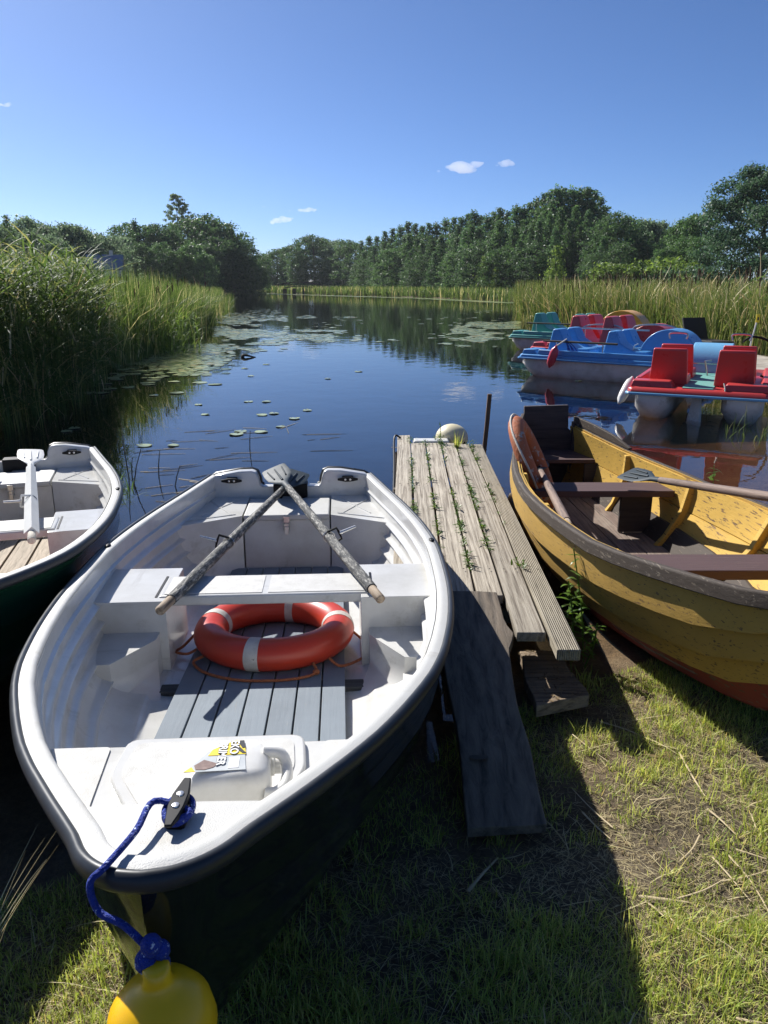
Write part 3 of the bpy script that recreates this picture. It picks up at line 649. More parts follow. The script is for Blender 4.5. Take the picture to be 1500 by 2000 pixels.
# stems and straws in the near water
for (u, v, h, ln) in ((310, 930, .22, .02), (342, 950, .17, .05), (252, 935, .38, -.03), (488, 878, .19, .01), (262, 945, .30, .08), (258, 930, .16, .01)):
    p = U(u, v)
    k = MB().tube([p + Vector((0, 0, -.4)), p, p + Vector((ln * .4, 0, h * .5)), p + Vector((ln, .02, h))], [.006, .005, .0045, .003], 6)
    tag(k.build('dead_reed', M['darkstem']), 'thin dark reed stem standing in the water between the two rowboats', 'dead reed', 'dark stems in the near water')
for (u, v) in ((243, 955),):
    p = U(u, v); k = 12
    tag(npmesh('bent_reed_tuft', *strips(np.array([(p.x + random.gauss(0, .05), p.y + random.gauss(0, .05), -.1) for _ in range(k)]), updirs(k, .35), rng.uniform(.3, .5, k), np.full(k, .014), rng.uniform(.3, 1.1, k), 6), M['reednear']), 'small bent reed tuft in the water beside the green boat', 'reed tuft')
for i in range(46):
    u = random.choice([random.uniform(255, 520), random.uniform(255, 480), random.uniform(520, 780)]); v = random.uniform(835, 905) if u > 400 else random.uniform(840, 985)
    if u > 560 and v > 880 and random.random() < .6: continue
    p = U(u, v); a = random.gauss(.3, .5); l_ = random.uniform(.08, .5)
    k = MB().tube([p + Vector((0, 0, .003)), p + Vector((math.cos(a) * l_ * .5, math.sin(a) * l_ * .5, .005)), p + Vector((math.cos(a) * l_, math.sin(a) * l_, .003))], [.004, .0045, .002], 5, sq=.5)
    tag(k.build('floating_straw', M['straw'] if i % 3 else M['darkstem']), 'thin straw floating on the near water off the boats', 'floating straw', 'straws floating on the near water')

# plants by the dock
def weed(name, x, y, z, h, nl, ls, label, cat='plant', lean=(0, 0)):
    st = MB(); root = Vector((x, y, z)); tip = root + Vector((lean[0], lean[1], h))
    st.tube(spline([root, root.lerp(tip, .5) + Vector((.01, -.005, 0)), tip], 4), .003, 6)
    e = empty(name, root, 0, label, cat)
    o = st.build('stem', M['weed'], e); o.location = -root
    bs = []; ds = []; L_ = []
    for i in range(nl):
        q = .25 + .75 * (i / nl); a = i * 2.4; b_ = root.lerp(tip, q) - root
        for s in (0, PI):
            bs.append(b_); ds.append((math.cos(a + s), math.sin(a + s), random.uniform(.1, .8))); L_.append(ls * random.uniform(.6, 1.2) * (1.1 - .4 * q))
    n_ = len(bs)
    npmesh('leaf_spray', *strips(np.array([tuple(b_) for b_ in bs]), np.array(ds), np.array(L_), np.array(L_) * .33, rng.uniform(.2, .9, n_), 4, None, .97), M['weed'], e)
    return e
w0 = U(1130, 1285, .05)
weed('weed', w0.x - .02, w0.y + .02, 0.02, .36, 13, .085, 'tall leafy weed with pointed leaves beside the grooved dock plank', lean=(-.03, .05))
weed('weed', w0.x + .04, w0.y + .06, 0.0, .5, 14, .07, 'tallest weed sprig standing over the lily pad by the dock', lean=(-.06, .08))
weed('weed', w0.x + .02, w0.y - .03, 0.02, .22, 10, .07, 'low bushy weed at the foot of the tall weeds by the dock', lean=(.03, -.03))
pt = U(1145, 1330, .06)
tag(npmesh('grass_tuft', *strips(np.array([(pt.x + random.gauss(0, .025), pt.y + random.gauss(0, .03), .03) for _ in range(60)]), updirs(60, .45), rng.uniform(.06, .16, 60), np.full(60, .0055), rng.uniform(.2, .8, 60), 5), M['grass']), 'bright grass tuft at the end of the grooved plank', 'grass tuft')
pt = U(1390, 945, 0)
e = weed('water_plant', pt.x, pt.y, -.1, .26, 6, .12, 'sparse water plant rising beyond the yellow boat')
pt = U(1480, 940, 0)
tag(npmesh('bank_grass', *strips(np.stack([rng.normal(pt.x + 1.05, .2, 260), rng.normal(pt.y + 1.2, .8, 260), np.full(260, -.05)], 1), updirs(260, .35), rng.uniform(.2, .55, 260), np.full(260, .007), rng.uniform(.2, .8, 260), 5), M['reed']), 'arching bank grass below the red pedal boat at the right edge', 'bank grass', kind='stuff')

# ------------------------------------------------------------------ trees
def crown(kind, H, R, n, ls, seed):
    r_ = np.random.default_rng(seed)
    if kind == 'cone':
        nc = 320; t = r_.uniform(0, 1, nc) ** 1.15; z = H * (.05 + .93 * t); rad = R * np.minimum(1, (1 - t) * 1.25 + .02) ** .85; cr = .42 + .42 * (1 - t)
    elif kind == 'dome':
        nc = 210; t = r_.uniform(0, 1, nc); z = H * (.06 + .9 * t); rad = R * np.sqrt(np.clip(1 - ((t - .42) / .60) ** 2, .02, 1)); cr = r_.uniform(.5, .95, nc)
    elif kind == 'oak':
        nc = 230; t = r_.uniform(0, 1, nc); z = H * (.07 + .9 * t); rad = R * np.interp(t, [0, .12, .35, .55, .8, 1], [1.4, 1.3, 1.0, .8, .66, .25]); cr = np.full(nc, .8)
    elif kind == 'slim':
        nc = 210; t = r_.uniform(0, 1, nc); z = H * (.25 + .73 * t); rad = R * np.interp(t, [0, .3, .75, 1], [.6, .9, 1, .3]); cr = r_.uniform(.22, .42, nc)
    else:
        nc = 60; t = r_.uniform(0, 1, nc); z = H * (.05 + .85 * t); rad = R * np.sqrt(np.clip(1 - (t * .95) ** 2, .05, 1)); cr = np.full(nc, .45)
    a = r_.uniform(0, 2 * PI, nc); lobes = 1 + .16 * np.sin(3 * a + seed) + .1 * np.sin(5 * a + 2 * seed + z)
    q = rad * lobes * np.sqrt(r_.uniform(.12, 1, nc)) * (.95)
    C = np.stack([q * np.cos(a), q * np.sin(a), z], 1)
    k = r_.choice(nc, n, p=cr ** 2 / np.sum(cr ** 2))
    off = r_.normal(size=(n, 3)); off /= np.linalg.norm(off, axis=1, keepdims=True)
    off *= (cr[k] * np.abs(r_.normal(.72, .33, n)))[:, None] * np.array([1, 1, .62])
    P = C[k] + off
    nrm = off / np.maximum(np.linalg.norm(off, axis=1, keepdims=True), 1e-6) + .9 * r_.normal(size=(n, 3)) + np.array([0, 0, .35])
    nrm /= np.linalg.norm(nrm, axis=1, keepdims=True)
    tv = np.cross(nrm, r_.normal(size=(n, 3))); tv /= np.linalg.norm(tv, axis=1, keepdims=True); bv = np.cross(nrm, tv)
    s = ls * r_.uniform(.55, 1.3, n)[:, None]
    V = np.stack([P - tv * s * .5, P - bv * s * .3 + nrm * s * .1, P + tv * s * .5, P + bv * s * .3 + nrm * s * .1], 1).reshape(-1, 3)
    V[:, 2] = np.maximum(V[:, 2], .02)
    return V, np.arange(n * 4).reshape(-1, 4)
def trunk_mb(H, r, limbs, seed, R):
    r_ = random.Random(seed); k = MB()
    k.tube([(0, 0, -.3), (.05, 0, H * .3), (-.05, .06, H * .6), (0, 0, H * .93)], [r, r * .75, r * .45, r * .1], 9)
    for i in range(limbs):
        z = H * r_.uniform(.2, .75); a = r_.uniform(0, 6.28); l_ = R * r_.uniform(.5, .85) * (1.1 - z / H)
        k.tube([(0, 0, z), (math.cos(a) * l_ * .5, math.sin(a) * l_ * .5, z + l_ * .35), (math.cos(a) * l_, math.sin(a) * l_, z + l_ * .55)], [r * .32, r * .2, r * .05], 6)
    return k
PROTO = {}
def tree(name, kind, mat, H, R, n, ls, seed, loc, label, group=None):
    e = empty(name, loc, 0, label, 'tree' if kind != 'bush' else 'bush', group)
    trunk_mb(H, .02 * H + .04, 10, seed, R).build('trunk', M['bark'], e)
    npmesh('crown', *crown(kind, H, R, n, ls, seed), M[mat], e)
    return e
PD = {'cone': [('pointed_tree', 'cone', 'f_pine', 12, 2.3, 7500, .29, 3), ('pointed_tree', 'cone', 'f_mid', 12, 2.5, 7500, .29, 8), ('pointed_tree', 'cone', 'f_mid', 12, 2.1, 7000, .28, 19)],
      'dome': [('leafy_tree', 'dome', 'f_dark', 10, 4.0, 8000, .31, 5), ('leafy_tree', 'dome', 'f_mid', 10, 3.7, 8000, .31, 12)],
      'light': [('light_tree', 'cone', 'f_light', 6, 1.6, 1800, .3, 4)],
      'grey': [('leafy_tree', 'dome', 'f_grey', 8, 3.4, 6500, .29, 6)],
      'bush': [('bush', 'bush', 'f_light', 3, 1.9, 1300, .24, 9)]}
def place(kind, u, vtop, d, label, group, wide=1., k=None):
    """a tree at distance d whose top reaches the skyline height read off the photograph"""
    opts = PD[kind]; i = (random.randrange(len(opts)) if k is None else k); key = (kind, i)
    x = (u - 750) / F * d * .985; H = CAMH + (553 - vtop) / F * d * 1.02; z0 = min(gz(x, d), .8)
    nm, kd, mt, H0, R0, n_, ls, sd_ = opts[i]; s = (H - z0) / H0
    rz = random.uniform(0, 6.28)
    if key not in PROTO:
        PROTO[key] = tree(nm, kd, mt, H0, R0, n_, ls, sd_, (x, d, z0), label, group)
        o = PROTO[key]; o.rotation_euler = (0, 0, rz)
    else:
        o = dup(PROTO[key], (x, d, z0), rz, None, label, group)
    o.scale = (s * wide, s * wide, s); o['label'] = label
    if group: o['group'] = group
    return o
# far end of the lake
G1 = 'trees at the far end of the lake'
for u, v, d, kd in ((505, 508, 172, 'dome'), (518, 505, 176, 'grey'), (532, 501, 170, 'dome'), (548, 492, 168, 'dome'), (562, 489, 172, 'cone'), (577, 486, 165, 'dome'), (590, 481, 168, 'cone'), (603, 472, 160, 'dome'), (618, 468, 158, 'dome'), (634, 474, 160, 'dome'), (650, 481, 158, 'cone'), (662, 478, 156, 'grey'), (680, 476, 152, 'dome'), (697, 482, 150, 'dome')):
    place(kd, u, v, d, 'hazy rounded tree in the low wood beyond the footbridge', G1, 1.1)
G2 = 'pointed trees in the long row across the lake'
sky_line = [(708, 478, 146), (722, 470, 142), (737, 470, 138), (752, 462, 136), (766, 457, 134), (781, 452, 130), (795, 445, 128), (808, 449, 126), (822, 452, 124), (834, 448, 121), (848, 447, 120), (865, 440, 118), (880, 438, 116), (894, 438, 114), (906, 432, 112), (917, 427, 111), (930, 434, 110), (942, 434, 108), (955, 428, 107), (966, 422, 106), (980, 427, 105), (996, 417, 103), (1008, 419, 102), (1020, 413, 101), (1034, 405, 100), (1047, 398, 99)]
for i, (u, v, d) in enumerate(sky_line):
    place('cone', u, v, d + random.uniform(-1, 5), 'tall dark pointed tree on the skyline of the long row across the lake', G2, 1.25)
    place('cone', u + random.uniform(-9, 9), v + (553 - v) * random.uniform(.16, .30), d - 5, 'mid height green tree in the middle of the long row across the lake', 'middle trees of the long row across the lake', 1.35)
    if i % 2 == 0:
        place('cone' if i % 4 else 'dome', u + random.uniform(-8, 8), v + (553 - v) * random.uniform(.36, .55), d - 9, 'low green tree at the front of the long row across the lake', 'front trees of the long row across the lake', 1.45)
G3 = 'tallest trees of the dark clump above the reeds'
for u, v, d in ((1058, 392, 96), (1070, 385, 95), (1084, 389, 96), (1097, 387, 94), (1110, 389, 95), (1125, 386, 93), (1138, 392, 94), (1150, 403, 95), (1160, 418, 96)):
    place('cone', u, v, d, 'one of the tallest dark trees in the clump rising above the right reeds', G3, 1.2)
for u, v, d in ((1078, 420, 91), (1058, 430, 91), (1105, 418, 90), (1095, 440, 88), (1040, 440, 92), (1025, 455, 93), (1130, 425, 90), (1115, 450, 88), (1070, 455, 88), (1145, 440, 89)):
    place('cone', u, v, d, 'lower tree at the foot of the tall dark clump', 'trees at the foot of the dark clump', .95)
for u, v, d, lab in ((1075, 488, 82, 'small bright green pointed tree before the dark clump'), (1070, 527, 78, 'smallest bright green sapling at the foot of the dark clump'), (963, 525, 95, 'yellowish sapling at the reed edge below the long tree row'), (940, 505, 97, 'slim yellow green tree at the left end of the reed edge')):
    place('light', u, v, d, lab, None, 1.0)
G4 = 'broad trees right of the dark clump'
for u, v, d in ((1172, 440, 84), (1186, 429, 82), (1204, 440, 83), (1160, 470, 80), (1215, 470, 80), (1195, 480, 76), (1145, 500, 80)):
    place('cone' if u == 1160 else 'dome', u, v, d, 'broad dark tree right of the tall clump, behind the right reeds', G4, 1.0, 0)
for u, v, d in ((1232, 443, 90), (1247, 448, 90), (1262, 446, 90), (1272, 456, 92)):
    place('grey', u, v, d, 'thin crowned tree with gaps left of the big oak', 'thin crowned trees left of the oak', .8)
for u, v, d in ((1290, 468, 78), (1305, 450, 76), (1322, 436, 75), (1340, 432, 74), (1280, 490, 72), (1318, 470, 72), (1345, 470, 70)):
    place('dome', u, v, d, 'mid green tree filling the gap just left of the big oak', 'trees beside the oak', .85, 1)
for u, v, d, lab in ((1172, 515, 72, 'pale green round bush at the left behind the right reeds'), (1208, 517, 72, 'bright green round bush in the middle behind the right reeds'), (1245, 510, 74, 'yellow tinged bush under the thin crowned trees'), (1290, 505, 66, 'light green bush at the left foot of the oak'), (1320, 515, 62, 'spreading light bush under the low branches of the oak')):
    place('bush', u, v, d, lab, None, 1.2)
oak_d = 58; ox = (1450 - 750) / F * oak_d
tree('oak_tree', 'oak', 'f_oak', 9.0, 5.5, 50000, .2, 31, (ox, oak_d, .5), 'huge dark spreading oak at the right edge of the photo')
tree('oak_tree', 'oak', 'f_oak', 8.6, 4.2, 14000, .22, 44, (ox + 5.5, oak_d + 3, .5), 'second dark oak cut off by the right edge of the photo')
# left shore
G5 = 'dark trees of the clump on the left point'
for u, v, d, kd in ((385, 452, 118, 'dome'), (405, 441, 116, 'dome'), (425, 449, 115, 'dome'), (445, 455, 116, 'dome'), (462, 462, 118, 'cone'), (475, 480, 120, 'dome'), (488, 500, 122, 'dome'), (495, 515, 124, 'dome'), (440, 480, 110, 'dome'), (465, 500, 112, 'dome'), (420, 490, 108, 'dome')):
    place(kd, u, v - 9, d, 'dense dark tree in the big clump on the left point', G5, 1.15, 0)
for u, v, d in ((390, 482, 100), (410, 500, 98), (365, 495, 98)):
    place('dome', u, v, d, 'lighter leafy tree at the front of the left clump', 'lighter trees before the left clump', .95, 1)
G6 = 'trees left of the clump on the left shore'
for u, v, d, kd in ((268, 447, 106, 'dome'), (285, 442, 104, 'cone'), (300, 452, 104, 'dome'), (318, 450, 106, 'dome'), (335, 450, 106, 'dome'), (350, 460, 108, 'dome'), (255, 470, 100, 'grey'), (330, 480, 98, 'dome'), (290, 480, 98, 'dome')):
    place(kd, u, v, d, 'knobbly dark tree standing above the cattails on the left shore', G6, 1.0, 0)
sl = empty('slender_tree', ((372 - 750) / F * 126, 126, .5), 0, 'tall slender see-through tree rising above the left clump', 'tree')
trunk_mb(14.3, .22, 12, 77, 2.2).build('trunk', M['bark'], sl); npmesh('crown', *crown('slim', 14.3, 2.3, 9000, .26, 77), M['f_grey'], sl)
G7 = 'greyish trees behind the left reeds'
for u, v, d in ((-20, 440, 70), (8, 437, 68), (48, 434, 66), (75, 438, 70), (100, 446, 72), (122, 452, 74), (145, 449, 72), (165, 452, 74), (185, 456, 76), (205, 463, 78), (225, 467, 80), (240, 472, 84), (30, 450, 62), (90, 460, 64), (130, 468, 66)):
    place('cone' if u == 48 else 'grey', u, v, d, 'greyish green tree on the slope behind the left reeds', G7, .95)
# little house between the trees
hs = empty('house', ((232 - 750) / F * 62, 62, .6), .25, 'small house with a grey blue roof behind the left reeds', 'house')
k = MB(); k.box(-1.1, 1.1, -1, 1, -.5, 2.1); k.build('wall', M['housewall'], hs)
k = MB(); k.loft([[Vector((x, -1.25, 2.0)), Vector((x, 0, 3.1)), Vector((x, 1.25, 2.0)), Vector((x, 1.2, 1.95)), Vector((x, 0, 3.0)), Vector((x, -1.2, 1.95))] for x in (-1.35, 1.35)]); k.build('roof', M['roofblue'], hs)
k = MB(); k.box(-.9, -.3, -1.03, -.98, .9, 1.6); k.build('window', M['labelblack'], hs)
k = MB(); k.box(.35, .6, -.1, .15, 2.6, 3.4); k.build('chimney', M['housewall'], hs)
sh = empty('shed', ((170 - 750) / F * 60, 60, .5), .1, 'low pale shed roof half hidden by the left reeds', 'shed')
k = MB(); k.box(-1.3, 1.3, -.8, .8, -.5, 2.0); k.build('wall', M['housewall'], sh); k = MB(); k.box(-1.5, 1.5, -1, 1, 2.0, 2.12); k.build('roof', M['white'], sh)
# footbridge at the far end
fb = empty('footbridge', (-13.0, 123, 0), -.35, 'small dark wooden footbridge at the far end of the lake', 'footbridge')
k = MB()
for i in range(12):
    x0 = -2.6 + i * .45; z = .75 + .35 * math.cos((x0 + .2) / 2.6 * 1.3); k.box(x0, x0 + .43, -.5, .5, z, z + .08)
k.build('deck', M['darkboard'], fb)
for s in (-.5, .5):
    k = MB(); k.tube([(-4 + 8 * i / 12, s, 1.0 + .75 * math.cos((-4 + 8 * i / 12) / 4 * 1.2)) for i in range(13)], .05, 6); k.build('handrail', M['darkboard'], fb)
for x in (-2.5, -.9, .9, 2.5):
    k = MB(); k.box(x - .06, x + .06, -.55, .55, -.5, .8); k.build('post', M['darkboard'], fb)

# ------------------------------------------------------------------ clouds
m, nt, out = newmat('cloud'); L = nt.links.new
pv = N(nt, 'ShaderNodeVolumePrincipled'); pv.inputs['Color'].default_value = (1, 1, 1, 1); pv.inputs['Density'].default_value = .013; pv.inputs['Anisotropy'].default_value = .25
L(pv.outputs[0], out.inputs['Volume'])
scene.cycles.volume_bounces = 6
def cloud(u, v, wpx, hpx, n, seed, label, tilt=0):
    r_ = random.Random(seed); D_ = 3200; px = D_ / F
    a = (u - 750) / F; b_ = (1000 - v) / F; up = b_ * math.cos(PITCH) - math.sin(PITCH); fw = math.cos(PITCH) + b_ * math.sin(PITCH); t = D_ / fw
    k = MB(); px = t / F
    for i in range(n):
        q = r_.gauss(0, .34); q = max(-1, min(1, q * 1.3)); hgt = math.sqrt(max(.03, 1 - q * q)); rr_ = px * hpx * r_.uniform(.16, .42) * (.45 + .55 * hgt)
        k.ell((q * wpx * .5 * px, r_.uniform(-.3, .3) * wpx * px * .5, (r_.uniform(-.35, .6) * hpx * .55 * hgt + tilt * q) * px), (rr_ * r_.uniform(1.1, 1.9), rr_ * 1.4, rr_ * r_.uniform(.6, 1)), 9, 6)
    o = k.build('cloud', m, loc=(a * t, D_, CAMH + up * t), ang=180)
    rm = o.modifiers.new('fuse', 'REMESH'); rm.mode = 'VOXEL'; rm.voxel_size = 3.0
    return tag(o, label, 'cloud')
cloud(899, 329, 50, 22, 60, 1, 'largest white cloud puff in the middle right of the sky', -3)
cloud(931, 321, 26, 13, 30, 2, 'small puff touching the right of the largest cloud')
cloud(990, 320, 30, 14, 26, 3, 'peaked little cloud right of the largest cloud')
cloud(970, 323, 10, 5, 9, 4, 'tiny wisp just left of the peaked cloud')
cloud(857, 335, 10, 5, 8, 5, 'tiny wisp left of the largest cloud')
cloud(600, 411, 40, 9, 34, 6, 'flat white cloud, upper of the low left pair')
cloud(567, 412, 18, 4, 10, 7, 'thin wisp beside the flat upper low cloud')
cloud(549, 431, 46, 12, 40, 8, 'lower and larger of the low left clouds', 4)
cloud(516, 404, 14, 4, 9, 9, 'faint wisp above the lower left cloud')
cloud(1160, 411, 16, 8, 9, 10, 'small cloud peeking out behind the dark tree clump')
cloud(8, 205, 36, 9, 20, 11, 'faint streaky cloud at the left edge of the sky')

# ------------------------------------------------------------------ fibreglass rowboats
# boat frame: x across, y = distance from the bow, z = height above the water
fb_ = smooth_interp([0, .004, .012, .025, .06, .13, .3, .45, .67, .9, 1.2, 1.5, 1.9, 2.15, 2.45, 2.8, 3.15, 3.57], [.0, .028, .05, .072, .108, .15, .262, .357, .466, .56, .635, .682, .71, .715, .695, .645, .575, .49])
fs_ = smooth_interp([0, .2, .4, .7, 1.1, 1.6, 2.1, 2.8, 3.57], [.765, .722, .69, .645, .60, .56, .535, .512, .502])
fk_ = smooth_interp([0, .03, .07, .14, .25, .45, .7, 1.0, 2.0, 3.57], [.70, .56, .42, .26, .15, .085, .05, .02, -.06, -.08])
def zfl(a): return max(.238 - .0667 * a, fk_(a) + .075)
def outer_x(a, z):
    s = fs_(a) - .012; k = fk_(a); q = min(max((s - z) / (s - k), 0), 1)
    p = lerp(a, [0, .3, .8, 1.5, 3.57], [1.25, 1.5, 2.1, 3.0, 3.0])
    return max(fb_(a) - .022, 0) * (1 - q**p) ** (1 / lerp(a, [0, .3, 1, 3.57], [1.1, 1.25, 1.8, 2.0]))
def inner_x(a, z):
    s = fs_(a); zb = zfl(a); q = min(max((s - z) / (s - zb), 0), 1)
    p = lerp(a, [.2, .7, 1.3, 3.57], [1.8, 2.3, 3.2, 3.3])
    u_ = (q * 6.5) % 1.0; st = 1 - (.042 * (1 - abs(u_ - .82) / .18 if u_ > .64 else 0) + .014 * u_) * (1 if .14 < q < .95 else 0)
    x = max(fb_(a) - .058, .01) * (max(1 - q**p, 0)) ** (1 / p) * st
    return max(min(x, outer_x(a, z) - .032), .004)
def block(poly, z0, z1, nz=5, pad=.012, crown_=0):
    """a solid moulded into the hull: points flagged h are pushed out to the hull liner at every height"""
    rings = []
    for i in range(nz + 1):
        zz = z0 + (z1 - z0) * i / nz; ring = []
        for p in poly:
            x, y = p[0], p[1]; z = max(zz, zfl(y) - .004)
            if len(p) > 2:
                lim = inner_x(y, z) + pad; x = math.copysign(lim if p[2] == 'h' else min(abs(x), lim), x)
            else:
                lim = inner_x(y, z) + pad; x = math.copysign(min(abs(x), lim), x)
            ring.append(Vector((x, y, z)))
        rings.append(ring)
    return MB().loft(rings)
def cleat(parent, name, p, l, M4, mat='blackplastic', screws=True):
    k = MB()
    ring = lambda x, w, h, z: [M4 @ Vector((x, -w, z - h)), M4 @ Vector((x, w, z - h)), M4 @ Vector((x, w, z + h)), M4 @ Vector((x, -w, z + h))]
    k.loft([ring(-l / 2, .006, .003, .033), ring(-l * .28, .011, .006, .03), ring(-l * .12, .014, .009, .028), ring(l * .12, .014, .009, .028), ring(l * .28, .011, .006, .03), ring(l / 2, .006, .003, .033)])
    for sx in (-1, 1):
        k.loft([[M4 @ Vector((sx * l * .13 + x, y, z)) for x, y in ((-.017, -.013), (.017, -.013), (.017, .013), (-.017, .013))] for z in (0, .022)])
    k.loft([[M4 @ Vector((x, y, z)) for x, y in ((-l * .24, -.016), (l * .24, -.016), (l * .24, .016), (-l * .24, .016))] for z in (0, .008)])
    o = k.build(name, M[mat], parent, bevel=.002)
    if screws:
        for sx in (-1, 1):
            MB().lathe([(.0001, .0), (.007, .0), (.006, .003), (.0001, .004)], 10, M4 @ Matrix.Translation((sx * l * .12, 0, .036))).build('screw', M['steel'], o)
    return o

def rowboat(name, loc, rz, hullmat, plankmat, label, group, dz=0, plank_w=.088, gap=.006):
    R = empty(name, (loc[0], loc[1], dz), rz, label, 'rowboat', group)
    A = [0.0, .003, .008, .016, .028, .045, .065, .09, .13, .16, .2, .25, .3, .35, .4, .5, .6] + [.7 + .1435 * i for i in range(21)]
    # outer hull with four lapped strakes
    rings = []
    for a in A:
        s = fs_(a) - .012; k = fk_(a); half = []
        for i in range(25):
            q = i / 24; z = s + (k - s) * q
            x = outer_x(a, z) - (.010 * ((q * 4.5) % 1.0) if .04 < q < .8 and a > .1 else 0)
            half.append((max(x, 0), z))
        rings.append([Vector((x, a, z)) for x, z in half] + [Vector((-x, a, z)) for x, z in half[::-1][1:]])
    MB().loft(rings, closed=False, cap=False).build('hull', M[hullmat], R, ang=50)
    # inner liner with moulded ridges
    rings = []
    for a in [x for x in A if x >= .2]:
        s = fs_(a) - .004; zb = zfl(a); half = []
        for i in range(97):
            q = 1 - (1 - i / 96) ** 1.25; z = s + (zb - s) * q
            half.append((inner_x(a, z), z))
        half[-1] = (0, zb)
        rings.append([Vector((x, a, z)) for x, z in half] + [Vector((-x, a, z)) for x, z in half[::-1][1:]])
    MB().loft(rings, closed=False, cap=False).build('liner', M['gel'], R, ang=60)
    # rolled gunwale flange
    pro = [(-.054, -.05), (-.057, -.012), (-.053, -.003), (-.047, .001), (-.032, .001), (-.018, -.002), (-.016, -.03)]
    rings = []
    path = [(-1, a) for a in A[::-1]] + [(1, a) for a in A[1:]]
    def edge(a, dx):
        h_ = min(.004, a * .5) + 1e-4; tx = fb_(a + h_) - fb_(max(a - h_, 0)); ty = a + h_ - max(a - h_, 0); l_ = math.hypot(tx, ty)
        return max(fb_(a) + ty / l_ * dx, 0), a - tx / l_ * dx
    for sd_, a in path:
        s = fs_(a)
        rings.append([Vector((sd_ * edge(a, dx)[0], edge(a, dx)[1], s + dz_)) for dx, dz_ in pro])
    MB().loft(rings, closed=False, cap=False).build('gunwale', M['gelrough'], R, ang=70)
    # dark rub rail round the outside
    pts = []
    for sd_, a in path:
        e_ = edge(a, -.010); pts.append((sd_ * e_[0], e_[1], fs_(a) - .014))
    MB().tube(spline(pts, 2), .0125, 12, sq=1.5).build('rub_rail', M['rail'], R, ang=80)
    # transom with a motor notch between two rounded ears
    zt = fs_(3.57); top = [(-.462, zt - .004), (-.44, zt + .012), (-.30, zt + .036), (-.225, zt + .038), (-.2, zt + .028), (-.187, zt - .005), (-.18, zt - .045), (-.165, zt - .058)]
    poly = top + [(-x, z) for x, z in top[::-1]]
    low = [(outer_x(3.57, z) - .012, z) for z in np.linspace(zt - .03, -.07, 12)]
    poly = poly + low + [(-x, z) for x, z in low[::-1]]
    r0 = [[Vector((x, y, z)) for x, z in poly] for y in (3.50, 3.565)]
    MB().loft(r0).build('transom', M['gel'], R, bevel=.008, seg=3)
    pts = [(x, 3.572, z - .004) for x, z in top] ; 
    for sgn in (-1, 1):
        MB().tube([(sgn * x, 3.575, z - .006) for x, z in top], .013, 8).build('rail_cap', M['rail'], R)
    k = MB(); k.prism([(-.10, .0), (.10, .0), (.10, -.075), (.055, -.09), (.045, -.07), (-.045, -.07), (-.055, -.09), (-.10, -.075)], 0, .018, Matrix.Translation((0, 3.499, zt - .045)) @ Matrix.Rotation(PI / 2, 4, 'X'))
    k.box(-.10, .10, 3.483, 3.575, zt - .056, zt - .040); k.build('motor_pad', M['blackplastic'], R, bevel=.003)
    for sx in (-1, 1):
        cleat(R, 'cleat', None, .12, Matrix.Translation((sx * .34, 3.50, zt - .012)) @ Matrix.Rotation(PI / 2, 4, 'X'))
    # bow deck
    da = [.0, .012, .03, .06, .1, .14, .18, .215]
    rings = []
    for a in da:
        b_, ya_ = edge(a, -.04)
        z = fs_(a) - .006
        rings.append([Vector((b_ * t, ya_, z + .004 * (1 - t * t))) for t in np.linspace(-1, 1, 9)])
    last = rings[-1]; rings.append([v + Vector((0, .006, -.012)) for v in last]); zl = .53; rings.append([Vector((math.copysign(min(abs(v.x) * .97, max(outer_x(min(v.y, .3), zl) - .012, .01)), v.x), v.y + .008, zl)) for v in last])
    MB().loft(rings, closed=False, cap=False).build('bow_deck', M['gelrough'], R, ang=50)
    zs = .535
    # bow seat with a hatch and two non-slip pads
    pl_ = [(.50, y, 'h') for y in np.linspace(.235, .70, 10)]
    block(pl_ + [(-p[0], p[1], 'h') for p in pl_[::-1]], zfl(.7) - .005, zs, 6).build('bow_seat', M['gel'], R, bevel=.008)
    def rounded(poly, r, n=4):
        out_ = []
        for i in range(len(poly)):
            p = Vector(poly[i]); a = Vector(poly[i - 1]); b_ = Vector(poly[(i + 1) % len(poly)])
            u = (a - p).normalized() * r; w_ = (b_ - p).normalized() * r
            for j in range(n + 1):
                t = j / n; out_.append(tuple((p + u) * (1 - t)**2 + p * 2 * t * (1 - t) + (p + w_) * t * t))
        return out_
    def fit(poly, z, m=.012):
        out_ = []
        for i in range(len(poly)):
            a = Vector(poly[i - 1]); b_ = Vector(poly[i])
            for t in (.25, .5, .75, 1):
                p = a.lerp(b_, t); l_ = inner_x(p.y, z) - m; out_.append((math.copysign(min(abs(p.x), l_), p.x), p.y))
        return out_
    hatch = [(-.215, .705), (.205, .705), (.215, .56), (.13, .40), (-.13, .40), (-.225, .56)]
    MB().prism(rounded(hatch, .035), zs - .006, zs + .016).build('hatch_lid', M['gel'], R, bevel=.006)
    MB().prism(rounded([(x * .88, .56 + (y - .56) * .84) for x, y in hatch], .03), zs + .0165, zs + .0185).build('nonslip_pad', M['pad'], R)
    for sx in (-1, 1):
        pad = [(sx * .255, .69), (sx * .44, .69), (sx * .42, .60), (sx * .30, .30), (sx * .225, .27)]
        MB().prism(fit(rounded(pad, .012), zs + .003), zs + .001, zs + .0045).build('nonslip_pad', M['pad'], R)
        pad = [(sx * .155, .38), (sx * .205, .30), (sx * .12, .29)]
        MB().prism(fit(rounded(pad, .008), zs + .003), zs + .001, zs + .004).build('nonslip_pad', M['pad'], R)
    # floor boards on cross battens
    n_ = 7; w0_ = -n_ * plank_w / 2
